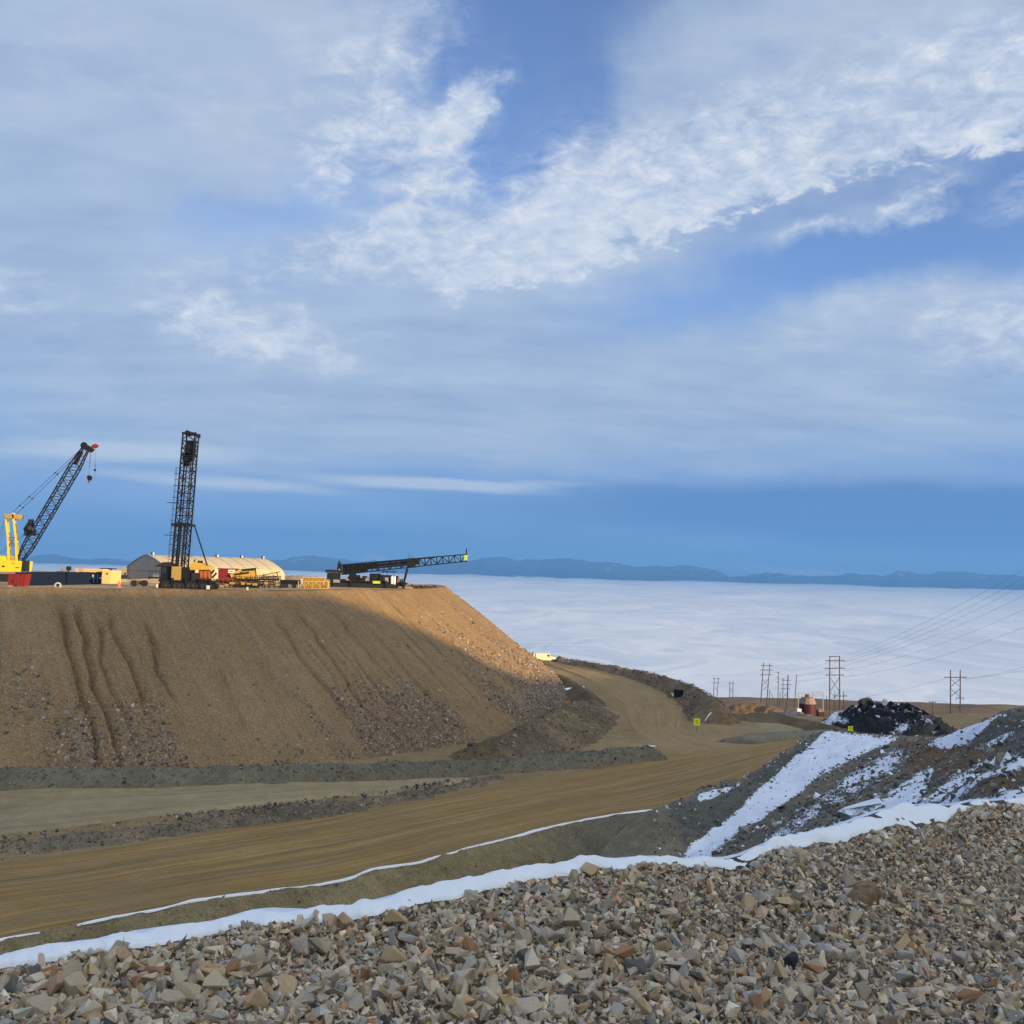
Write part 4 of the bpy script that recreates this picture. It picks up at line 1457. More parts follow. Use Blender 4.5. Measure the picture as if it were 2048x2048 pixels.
def build_mountains():
    m, t, b = new_mat('hazed_forest')
    oc = t.node('ShaderNodeTexCoord').outputs['Object']
    n = t.noise(t.mapping(oc, scale=(0.0006, 0.0006, 0.0012)), 1.0, 8, 0.65)
    n2 = t.noise(t.mapping(oc, scale=(0.0011, 0.0011, 0.0003)), 1.0, 6, 0.6)
    sp = t.node('ShaderNodeSeparateXYZ')
    t.link(oc, sp.inputs[0])
    col = t.ramp(n, [(0.35, (0.02, 0.04, 0.065)), (0.65, (0.04, 0.06, 0.085))])  # bluer than forest: part of the distance haze is put into the colour
    sf = t.math('MULTIPLY', t.step(0.60, 0.68, n2), t.step(-60, 320, sp.outputs[2]))
    col = t.mix(t.math('MULTIPLY', sf, 0.7), col, (0.6, 0.64, 0.7))
    t.put(b.inputs['Base Color'], col)
    b.inputs['Roughness'].default_value = 1.0
    b.inputs['Specular IOR Level'].default_value = 0.0
    px = np.arange(-1400, 3301, 5.0)
    top = np.interp(px, [a for a, _ in MTN], [b_ for _, b_ in MTN]) - 3.0 + 8.0 * fbm(px / 55, px * 0, 411, 5, 0.6)
    rays = np.array([ray(a, b_) for a, b_ in zip(px, top)])
    D0 = 34000 + 1500 * fbm(px / 300, px * 0 + 7, 413, 3)
    d = np.linspace(-7000, 6000, 53)
    dirx = rays[:, 0] / rays[:, 1]
    zt = rays[:, 2] / rays[:, 1] * D0
    DD = D0[:, None] + d[None]
    X = dirx[:, None] * DD
    w = np.where(d < 0, -d / 7000, d / 6000)[None]
    fold = 0.30 * (0.5 - np.abs(fbm(X / 1500, DD / 2600, 415, 5))) * 2
    prof = (1 - w) ** 1.15 * (1 - fold * np.minimum(1, w * 3.0) * 0.9)
    Z = -400 + (zt[:, None] + 400) * prof
    o = mesh_np('mountains', np.stack([X, DD, Z], -1).reshape(-1, 3), grid_faces(*X.shape)[:, ::-1], m, True)
    o['kind'] = 'structure'


build_mountains()

HAZE_DENSITY = 4.4e-5


def build_haze():
    mb = MB()
    mb.box(-62000, 62000, -4000, 54000, -900, 1100)
    m = bpy.data.materials.new('air')
    m.use_nodes = True
    t = NT(m.node_tree)
    v = t.node('ShaderNodeVolumePrincipled')
    v.inputs['Color'].default_value = (0.15, 0.42, 1.0, 1)
    v.inputs['Density'].default_value = HAZE_DENSITY
    v.inputs['Anisotropy'].default_value = 0.0
    o = t.node('ShaderNodeOutputMaterial')
    t.link(v.outputs[0], o.inputs['Volume'])
    h = mb.build('haze', m)
    h['kind'] = 'stuff'


# ================================================================== THINGS
class Thing:
    def __init__(self, name, label, cat, loc, group=None):
        self.root = empty(name, tuple(float(c) for c in loc), 0, label, cat, group)
        self.inv = Matrix.Translation(Vector([float(c) for c in loc])).inverted()

    def part(self, name, mb, mat, parent=None, label=None, smooth=False, kind=None):
        o = mb.build(name, mat, smooth=smooth)
        if parent is None:
            o.parent = self.root
            o.matrix_parent_inverse = self.inv
        else:
            o.parent = parent
        if label:
            o['label'] = label
        if kind:
            o['kind'] = kind
        return o


def pbox(x0, y0, x1, y1, D, dep, mb=None):
    mb = mb or MB()
    ym, xm = (y0 + y1) / 2, (x0 + x1) / 2
    a, b = P(x0, ym, D)[0], P(x1, ym, D)[0]
    z0, z1 = P(xm, y1, D)[2], P(xm, y0, D)[2]
    return mb.box(a, b, D, D + dep, z0, z1)


def gbox(x0, y0, x1, D, dep, ground=ZY, mb=None):
    """box from the yard floor up to photo row y0"""
    mb = mb or MB()
    a, b = P(x0, y0, D)[0], P(x1, y0, D)[0]
    return mb.box(a, b, D, D + dep, ground - 0.05, P((x0 + x1) / 2, y0, D)[2])


def track_mb(x0, x1, y0, y1, z0, z1, shoes=22):
    """crawler track: a band of shoes round a rounded frame"""
    mb = MB()
    r = (z1 - z0) / 2
    zc = (z0 + z1) / 2
    pts = []
    for k in range(9):
        a = math.pi / 2 + math.pi * k / 8
        pts.append((x0 + r + r * math.cos(a), zc + r * math.sin(a)))
    for k in range(9):
        a = -math.pi / 2 + math.pi * k / 8
        pts.append((x1 - r + r * math.cos(a), zc + r * math.sin(a)))
    mb.prism([(x, y0, z) for x, z in pts], (0, y1 - y0, 0))
    L = x1 - x0 - 2 * r
    for k in range(shoes):
        x = x0 + r + L * (k + 0.5) / shoes
        w = L / shoes * 0.62
        mb.box(x - w / 2, x + w / 2, y0 - 0.06, y1 + 0.06, z1 - 0.02, z1 + 0.07)
        mb.box(x - w / 2, x + w / 2, y0 - 0.06, y1 + 0.06, z0 - 0.05, z0 + 0.04)
    return mb


M_yellow = paint('yellow_paint', (0.85, 0.54, 0.025), 0.4, wear=0.15)
M_yellowo = paint('weathered_yellow_paint', (0.55, 0.33, 0.05), 0.5, wear=0.45, dirt=(0.16, 0.10, 0.05))
M_yellowd = paint('dusty_yellow_paint', (0.38, 0.25, 0.07), 0.6, wear=0.5)
M_black = paint('black_steel', (0.007, 0.007, 0.008), 0.65, 0.0, wear=0.2, dirt=(0.03, 0.024, 0.018))
M_dark = paint('dark_steel', (0.018, 0.018, 0.020), 0.65, 0.0, wear=0.35, dirt=(0.06, 0.045, 0.03))
M_red = paint('red_paint', (0.20, 0.018, 0.016), 0.45, wear=0.25)
M_orange = paint('rusty_orange_paint', (0.40, 0.12, 0.04), 0.5, wear=0.5, dirt=(0.12, 0.05, 0.025))
M_rust = paint('rusty_steel', (0.16, 0.085, 0.045), 0.8, 0.1, wear=0.6, dirt=(0.05, 0.04, 0.035))
M_navy = paint('navy_paint', (0.006, 0.014, 0.036), 0.6, wear=0.05, dirt=(0.02, 0.025, 0.04))
M_navy.node_tree.nodes['Principled BSDF'].inputs['Specular IOR Level'].default_value = 0.08
M_cream = paint('cream_wall', (0.70, 0.49, 0.20), 0.6, wear=0.1)
M_fabric = paint('cream_fabric', (0.50, 0.405, 0.265), 0.6, wear=0.12, dirt=(0.5, 0.42, 0.3), scale=0.2)
M_grey = paint('grey_panel', (0.30, 0.285, 0.26), 0.6, wear=0.1, scale=0.3)
M_white = paint('white_paint', (0.78, 0.77, 0.70), 0.45, wear=0.12)
M_creamw = paint('cream_white_paint', (0.80, 0.74, 0.52), 0.4, wear=0.1)
M_steel = paint('galvanised_steel', (0.36, 0.36, 0.37), 0.5, 0.5, wear=0.2)
M_glass = paint('dark_glass', (0.02, 0.025, 0.03), 0.08, 0.0, wear=0.0)
M_lime = paint('lime_paint', (0.42, 0.62, 0.03), 0.5, wear=0.08)
M_signy = paint('fluorescent_yellow', (0.80, 0.84, 0.02), 0.5, wear=0.03)
M_signd = paint('sign_ink', (0.42, 0.44, 0.02), 0.5, wear=0.0)
M_conc = paint('concrete', (0.36, 0.34, 0.31), 0.9, wear=0.2)
M_wood = paint('pole_wood', (0.075, 0.055, 0.05), 0.85, wear=0.3, dirt=(0.07, 0.055, 0.05))
M_woodr = paint('reddish_pole_wood', (0.105, 0.062, 0.062), 0.85, wear=0.3, dirt=(0.08, 0.06, 0.055))
M_maroon = paint('maroon_paint', (0.055, 0.012, 0.018), 0.55, wear=0.25)
M_pinkroof = paint('faded_pink_roof', (0.27, 0.19, 0.17), 0.7, wear=0.3)
M_rubber = paint('tyre_rubber', (0.02, 0.02, 0.021), 0.85, wear=0.3)
M_wire = paint('cable', (0.08, 0.085, 0.10), 0.6, wear=0.0)
M_green = paint('green_print', (0.03, 0.20, 0.08), 0.6, wear=0.0)


# ---------------------------------------------------------------- yellow crawler crane
def build_crane():
    D = 225.0
    c = lambda px, py, dd=0.0: P(px, py, D + dd)
    base = np.array([c(-12, 1150)[0], D + 2.5, ZY])
    T = Thing('crawler_crane', 'yellow crawler crane with a long black lattice boom raised at the left edge', 'crane', base)
    for y0 in (D - 0.6, D + 4.6):
        T.part('crawler_track', track_mb(c(-62, 1150)[0], c(33, 1150)[0], y0, y0 + 1.2, ZY - 0.1, ZY + 1.45, 26), M_dark)
    T.part('carbody', MB().box(c(-45, 1150)[0], c(16, 1150)[0], D + 0.7, D + 4.5, ZY + 0.5, ZY + 1.6), M_dark)
    x0, x1 = c(-78, 1130)[0], c(45, 1130)[0]
    zb, zt = c(20, 1145)[2], c(20, 1121)[2]
    mb = MB()
    mb.prism([(x0, D - 0.5, zb), (x1 - 0.2, D - 0.5, zb + 0.25), (x1 + 0.05, D - 0.5, zt - 0.1), (x1 - 2.2, D - 0.5, zt + 0.05), (c(14, 1116)[0], D - 0.5, zt + 0.05), (c(8, 1112)[0], D - 0.5, c(0, 1112)[2]), (x0, D - 0.5, c(0, 1108)[2])], (0, 5.2, 0))
    house = T.part('house', mb, M_yellow)
    for px in (15, 27):
        mb = pbox(px, 1127, px + 8, 1142, D - 0.53, 0.06)
        T.part('door', mb, M_yellow, house)
    T.part('badge', pbox(4, 1131, 9, 1134.5, D - 0.56, 0.05), M_dark, house)
    T.part('badge', pbox(31, 1134, 38, 1136, D - 0.60, 0.05), M_rust, house)
    T.part('grille', pbox(23, 1125.5, 29, 1127, D - 0.55, 0.05), M_dark, house)
    T.part('counterweight', MB().box(x0 - 1.6, x0 - 0.05, D - 0.2, D + 4.4, zb + 0.1, zt - 0.1), M_yellow)
    cab = T.part('cab', pbox(44.5, 1121, 52, 1143, D - 0.4, 1.7), M_dark)
    T.part('window', pbox(45.5, 1123, 51.3, 1133, D - 0.44, 0.06), M_glass, cab)
    # gantry: two bowed yellow posts and a head frame
    for (bx, by, tx, ty, dd) in ((17.6, 1124, 10.2, 1028, 0.2), (33.4, 1124, 25.6, 1026, -0.2), (20.5, 1124, 13.5, 1029, 3.6), (36, 1124, 28.5, 1027, 3.4)):
        m_ = ((bx + tx) / 2 + 2.0, (by + ty) / 2)
        mb = MB().bar(c(bx, by, dd), c(*m_, dd), 0.34).bar(c(*m_, dd), c(tx, ty, dd), 0.30)
        T.part('gantry_post', mb, M_yellow)
    T.part('gantry_head', pbox(10, 1028, 29, 1037, D - 0.35, 4.3), M_yellowd)
    mb = MB()
    for y in (1075, 1092):
        mb.bar(c(14.5, y, 0.2), c(29.5, y, -0.1), 0.14)
    mb.bar(c(14.5, 1075, 0.2), c(30.5, 1092, -0.1), 0.12).bar(c(29.5, 1075, 0), c(15.5, 1092, 0.2), 0.12)
    T.part('gantry_brace', mb, M_rust)
    # lattice boom
    p, q = c(36, 1127, 1.2), c(174, 893, -3.0)
    d = (q - p) / np.linalg.norm(q - p)
    n1 = np.cross(d, (0, 1, 0))
    n1 /= np.linalg.norm(n1)
    n2 = np.cross(d, n1)
    ca, sa = math.cos(R(38)), math.sin(R(38))
    side, up = n1 * ca + n2 * sa, -n1 * sa + n2 * ca
    mb = MB()
    wf = lambda f: 2.05 * min(1.0, 0.38 + f / 0.14 * 0.62, 0.55 + (1 - f) / 0.16 * 0.45)
    mb.lattice(p, q, wf, 0, 24, 0.21, 0.09, side, up)
    T.part('boom', mb, M_black)
    mb = MB()
    for dd in (-0.5, 0.0, 0.5):
        s = c(168, 891, -3 + dd)
        mb.tube(s + np.array((0, -0.12, 0)), s + np.array((0, 0.12, 0)), 0.75, 14)
        s = c(177, 897, -3 + dd)
        mb.tube(s + np.array((0, -0.12, 0)), s + np.array((0, 0.12, 0)), 0.55, 14)
    mb.prism([c(163, 886, -3.8), c(172, 889, -3.8), c(184, 898, -3.8), c(178, 904, -3.8), c(165, 897, -3.8)], (0, 1.6, 0))
    T.part('boom_head', mb, M_black)
    mb = MB().prism([c(181, 895, -3.3), c(184, 889.5, -3.3), c(191, 887.5, -3.3), c(195, 890, -3.3), c(194, 894, -3.3), c(187, 896.5, -3.3)], (0, 0.7, 0))
    T.part('jib_sheave', mb, M_red)
    mb = MB()
    s = c(153, 920, -2.2)
    mb.bar(c(150, 928, -2.6), c(163, 903, -3.2), 0.7, 0.5)
    T.part('deflector_frame', mb, M_black)
    mb = MB()
    mb.bar(c(53, 1062, 0.4), c(63, 1047, 0), 1.1, 1.2).bar(c(49, 1066, 0), c(72, 1066, 0), 0.5, 1.2).bar(c(57, 1044, 0), c(67, 1044, 0), 0.4, 1.2)
    mb.tube(c(60, 1056, -1.2), c(60, 1056, 1.4), 0.5, 12)
    T.part('winch', mb, M_dark)
    # pendants and ropes
    for (a, b_) in (((26, 1024, 0.5), (163, 897, -3.5)), ((33, 1028, 2.0), (166, 899, -2.2))):
        A, B = c(*a), c(*b_)
        pend = T.part('pendant', MB().tube(A, B, 0.045, 5), M_dark)
        for f in (0.1, 0.24, 0.62):
            u = A + (B - A) * f
            T.part('pendant_link', MB().bar(u - (B - A) * 0.008, u + (B - A) * 0.008, 0.22), M_dark, pend)
    mb = MB()
    for (a, b_) in (((11, 1030, 0), (-4, 1092, 0)), ((12, 1034, 1), (-4, 1078, 1)), ((15, 1036, 2), (-6, 1110, 1)), ((56, 1060, 0), (-4, 1108, 0.5)), ((58, 1062, 0.5), (-4, 1112, 1)), ((57, 1052, 0), (30, 1100, 1))):
        mb.tube(c(*a), c(*b_), 0.035, 5)
    T.part('boom_hoist_rope', mb, M_wire)
    mb = MB()
    for dx, dd in ((0, -3.4), (1.2, -3.0), (2.4, -2.6)):
        mb.tube(c(182.5 - dx, 901, dd), c(177.6 + 0.3 * dx, 951, dd), 0.03, 5)
    T.part('hoist_rope', mb, M_wire)
    mb = MB()
    mb.prism([c(173.5, 953, -3.5), c(176, 950.5, -3.5), c(180, 951, -3.5), c(181.5, 956, -3.5), c(179, 961, -3.5), c(175, 960, -3.5)], (0, 0.9, 0))
    hb = T.part('hook_block', mb, M_black)
    mb = MB().tube(c(177, 960, -3), c(177, 964, -3), 0.14, 8).bar(c(176, 965.5, -3), c(178.6, 964.6, -3), 0.18).bar(c(178.6, 964.6, -3), c(178.8, 962.6, -3), 0.14)
    T.part('hook', mb, M_red, hb)
    T.part('auxiliary_rope', MB().tube(c(191.5, 896, -3), c(189.4, 964, -3), 0.028, 5), M_wire)
    T.part('headache_ball', MB().tube(c(190, 938, -3), c(190, 942.5, -3), 0.24, 10, 0.2), M_black)
    T.part('swivel', MB().tube(c(190.4, 928, -3), c(190.3, 935, -3), 0.09, 8), M_red)


build_crane()


# ---------------------------------------------------------------- skip, containers, office
def build_skip():
    D = 191.0
    T = Thing('skip_bin', 'dark red steel skip bin in front of the navy containers', 'skip', (P(35, 1165, D)[0], D + 1, ZY))
    zb, zt = ZY - 0.05, P(35, 1147.5, D)[2]
    xa, xb = P(16, 1158, D)[0], P(52.5, 1158, D)[0]
    mb = MB()
    o, i = 0.0, 0.12
    mb.prism([(xa + 0.05, D, zb + 0.25), (xb - 0.35, D, zb + 0.1), (xb, D, zt), (xa, D, zt - 0.1)], (0, i, 0))
    mb.prism([(xa + 0.05, D + 1.9, zb + 0.25), (xb - 0.35, D + 1.9, zb + 0.1), (xb, D + 1.9, zt), (xa, D + 1.9, zt - 0.1)], (0, i, 0))
    mb.box(xa, xa + i, D + i, D + 1.9, zb + 0.25, zt - 0.1)
    mb.prism([(xb - 0.35 - i, D + i, zb + 0.1), (xb - 0.35, D + i, zb + 0.1), (xb, D + i, zt), (xb - i, D + i, zt)], (0, 1.78, 0))
    mb.box(xa + i, xb - 0.5, D + i, D + 1.9, zb + 0.25, zb + 0.33)
    body = T.part('body', mb, M_red)
    mb = MB()
    for k in range(5):
        x = xa + (xb - xa) * (0.1 + 0.19 * k)
        mb.box(x, x + 0.09, D - 0.07, D, zb + 0.3, zt - 0.15)
    T.part('rib', mb, M_red)
    T.part('rim', MB().box(xa - 0.05, xb + 0.05, D - 0.08, D + 0.02, zt - 0.14, zt - 0.02), M_red)
    T.part('lifting_pocket', MB().box(xa + 0.75, xa + 1.15, D - 0.10, D - 0.01, zb + 0.75, zb + 1.2), M_dark)
    T.part('skid', MB().box(xa + 0.1, xa + 0.8, D - 0.1, D + 2.0, zb, zb + 0.14), M_conc)


build_skip()


def build_containers():
    A = np.array([P(54, 1158, 198)[0], 198.0])
    B = np.array([P(206, 1158, 226)[0], 226.0])
    u = (B - A) / np.linalg.norm(B - A)
    n = np.array([u[1], -u[0]])
    rz = math.atan2(u[1], u[0])
    labs = ['navy shipping container nearest the red skip bin', 'navy shipping container with a white notice beside the cream office']
    for k in range(2):
        o = A + u * (13.9 * k)
        T = empty('shipping_container', (float(o[0]), float(o[1]), ZY), rz, labs[k], 'container', 'navy shipping containers on the yard edge')
        L, W, H = 13.6, 2.44, 2.6
        mb = MB()
        mb.box(0, L, 0.09, W, 0.12, H - 0.12)
        mb.build('body', M_navy, T)
        # corrugated side facing the camera (local -y), one panel per corrugation
        mb = MB()
        m = 44
        for i in range(m):
            x0 = 0.15 + (L - 0.3) * i / m
            w = (L - 0.3) / m
            mb.prism([(x0, 0.09, 0.15), (x0 + w * 0.2, 0.02, 0.15), (x0 + w * 0.5, 0.02, 0.15), (x0 + w * 0.7, 0.09, 0.15)], (0, 0, H - 0.3))
        mb.build('corrugated_side', M_navy, T)
        f = MB()
        for z in (0, H - 0.12):
            f.box(-0.02, L + 0.02, -0.02, 0.12, z, z + 0.12)
            f.box(-0.02, L + 0.02, W - 0.1, W + 0.02, z, z + 0.12)
        for x in (-0.02, L - 0.13):
            f.box(x, x + 0.15, -0.03, 0.13, 0.0, H)
            f.box(x, x + 0.15, W - 0.1, W + 0.03, 0.0, H)
        f.build('frame', M_navy, T)
        MB().box(0.1, L - 0.1, 0.12, W - 0.1, H - 0.125, H - 0.03).build('roof', paint('roof_steel', (0.16, 0.19, 0.24), 0.6), T)
        if k == 1:
            for j, x in enumerate((10.2, 11.7)):
                d = MB().box(x, x + 1.1, -0.03, 0.015, 0.2, 2.25).build('door', M_navy, T)
                MB().box(x + 0.12, x + 0.18, -0.07, -0.032, 0.3, 2.15).build('lock_rod', M_steel, d)
            MB().box(9.9, 10.15, -0.04, 0.0, 1.6, 2.1).build('notice', M_white, T)
            MB().box(12.9, 13.2, -0.05, 0.0, 1.2, 1.5).build('notice', M_white, T)


build_containers()


def tyre(loc, r, w, label, facing=0.0, mats=None, name='tyre'):
    t = empty(name, tuple(loc), facing, label, 'tyre')
    bm = bmesh.new()
    seg, pr = 28, [(0.62, -w / 2), (0.9, -w / 2), (1.0, -w / 3), (1.0, w / 3), (0.9, w / 2), (0.62, w / 2)]
    mb = MB()
    vs, fs = [], []
    for i in range(seg):
        a = 2 * math.pi * i / seg
        for (rr, yy) in pr:
            vs.append((rr * r * math.cos(a), yy, rr * r * math.sin(a)))
    k = len(pr)
    for i in range(seg):
        for j in range(k):
            fs.append((i * k + j, ((i + 1) % seg) * k + j, ((i + 1) % seg) * k + (j + 1) % k, i * k + (j + 1) % k))
    mb.add(vs, fs)
    bm.free()
    mb.build('tread', (mats or (M_rubber, M_steel))[0], t)
    MB().tube((0, -w * 0.3, 0), (0, w * 0.3, 0), r * 0.3, 12).build('hub', (mats or (M_rubber, M_steel))[1], t)
    return t


tyre((P(116, 1165, 190)[0], 190.0, ZY + 0.35), 0.62, 0.4, 'pale grey tyre lying against the first navy container', 0.2, (paint('pale_rubber', (0.45, 0.43, 0.40), 0.8), M_dark))


def build_office():
    D = 236.0
    T = Thing('site_office', 'cream site office with small windows behind the navy containers', 'office building', (P(190, 1165, D)[0], D + 2, ZY))
    w = T.part('wall', gbox(152, 1140, 206, D, 4.5), M_cream)
    e = T.part('end_block', gbox(204.5, 1141, 221, D - 2.5, 6.5), M_cream)
    T.part('roof', pbox(150.5, 1137.5, 207, 1140.2, D - 0.2, 5.0), M_cream)
    for x0, x1 in ((161, 167), (171, 176.5), (193, 200), (201, 204)):
        f = T.part('window', pbox(x0, 1143.5, x1, 1150, D - 0.06, 0.08), M_dark, w)
        T.part('pane', pbox(x0 + 0.6, 1144.2, x1 - 0.6, 1149.3, D - 0.09, 0.04), M_glass, f)
    T.part('vent', pbox(212, 1146, 216, 1149, D - 2.56, 0.1), M_dark, e)
    T.part('canopy', pbox(199, 1136.2, 224, 1138, D + 2.5, 3.0), M_dark)
    T.part('canopy_post', pbox(221.5, 1138, 222.5, 1168, D + 4.2, 0.15), M_dark)
    T2 = Thing('roof_plant', 'grey machinery on a dark flat roof behind the navy containers', 'machinery', (P(132, 1150, 262)[0], 262.0, ZY))
    T2.part('shed', gbox(113, 1143, 150, 262, 5), M_dark)
    T2.part('duct', pbox(120, 1134, 123, 1143, 262.5, 0.8), M_steel)
    T2.part('fan_housing', pbox(124, 1138, 134, 1143, 262.5, 2), M_steel)
    T2.part('tank', MB().tube(P(134, 1137, 263), P(141, 1137, 263), 0.6, 10), M_dark)
    T2.part('cabinet', pbox(139, 1141, 147, 1146, 261, 1.0), M_steel)
    T3 = Thing('stacked_scrap', 'dark heap of scrap machinery right of the cream office', 'scrap', (P(232, 1160, 262)[0], 262.0, ZY))
    T3.part('skid', gbox(224, 1150, 243, 262, 4), M_dark)
    T3.part('machine', pbox(225, 1145, 233, 1150.2, 262.5, 2.5), M_dark)
    T3.part('machine', pbox(234, 1147, 241, 1150.2, 262.5, 2.2), M_steel)
    T3.part('duct', MB().bar(P(226, 1146, 263), P(238, 1149, 263), 0.6), M_dark)


build_office()


# ---------------------------------------------------------------- big cream tent
def build_tent():
    a0 = np.array([P(294, 1109, 270)[0], 270.0])
    u = np.array([0.60, 0.80])
    n = np.array([0.80, -0.60])
    L, W, H = 39.0, 9.2, P(294, 1109, 270)[2] - ZY
    prof = [(-1.0, 0.0), (-1.0, 0.36), (-0.9, 0.55), (-0.72, 0.68), (-0.45, 0.83), (-0.2, 0.94), (0, 1.0), (0.2, 0.94), (0.45, 0.83), (0.72, 0.68), (0.9, 0.55), (1.0, 0.36), (1.0, 0.0)]
    pt = lambda s, k, l: np.array([*(a0 + u * l + n * (W * s)), ZY - 0.05 + H * k])
    T = Thing('tent_hangar', 'large cream fabric hangar with a ridged roof and grey gable end behind the upright drill', 'hangar', (*(a0 + u * L / 2), ZY))
    mb = MB()
    N = 9
    for b in range(N):
        l0, l1 = L * b / N, L * (b + 1) / N
        for (s0, k0), (s1, k1) in zip(prof[:-1], prof[1:]):
            mb.add([pt(s0, k0, l0), pt(s1, k1, l0), pt(s1, k1, l1), pt(s0, k0, l1)], [(0, 1, 2, 3)])
    cover = T.part('fabric_cover', mb, M_fabric)
    M_seam = paint('seam', (0.36, 0.285, 0.18), 0.7)
    for b in range(1, N):
        mb = MB()
        for (s0, k0), (s1, k1) in zip(prof[:-1], prof[1:]):
            o = np.array([0, 0, 0.03])
            mb.bar(pt(s0 * 1.004, k0 * 1.004, L * b / N), pt(s1 * 1.004, k1 * 1.004, L * b / N), 0.11, 0.11)
        T.part('rib', mb, M_seam, cover)
    for l, nm in ((0.02, 'gable'), (L - 0.02, 'gable')):
        T.part(nm, MB().prism([pt(s * 0.995, k * 0.995, l) for s, k in prof], (*(u * 0.15), 0)), M_grey)
    mb = MB()
    for (s0, k0), (s1, k1) in zip(prof[:-1], prof[1:]):
        mb.bar(pt(s0 * 1.01, k0 * 1.01, -0.1), pt(s1 * 1.01, k1 * 1.01, -0.1), 0.22)
    mb.bar(pt(-1, 0.42, -0.12), pt(1, 0.42, -0.12), 0.1)
    T.part('gable_trim', mb, M_grey)
    for l in (1.5, 12.5, 22.0, 30.5, 38.3):
        v = T.part('roof_vent', MB().tube(pt(0, 1.0, l), pt(0, 1.0, l) + (0, 0, 0.75), 0.32, 10, 0.22), M_dark)
        T.part('vent_cap', MB().tube(pt(0, 1.0, l) + (0.35, 0, 0.1), pt(0, 1.0, l) + (0.35, 0, 0.6), 0.22, 8), M_white, v)
    # low annex on the left of the gable
    c0 = pt(-1.0, 0, 0)
    c1 = P(242, 1150, 270)
    mb = MB().box(c1[0], c0[0] + 0.5, 269.8, 274, ZY - 0.05, P(250, 1135, 270)[2])
    ax = T.part('annex', mb, M_grey)
    T.part('door', pbox(248, 1145, 251, 1158, 269.7, 0.1), M_dark, ax)


build_tent()


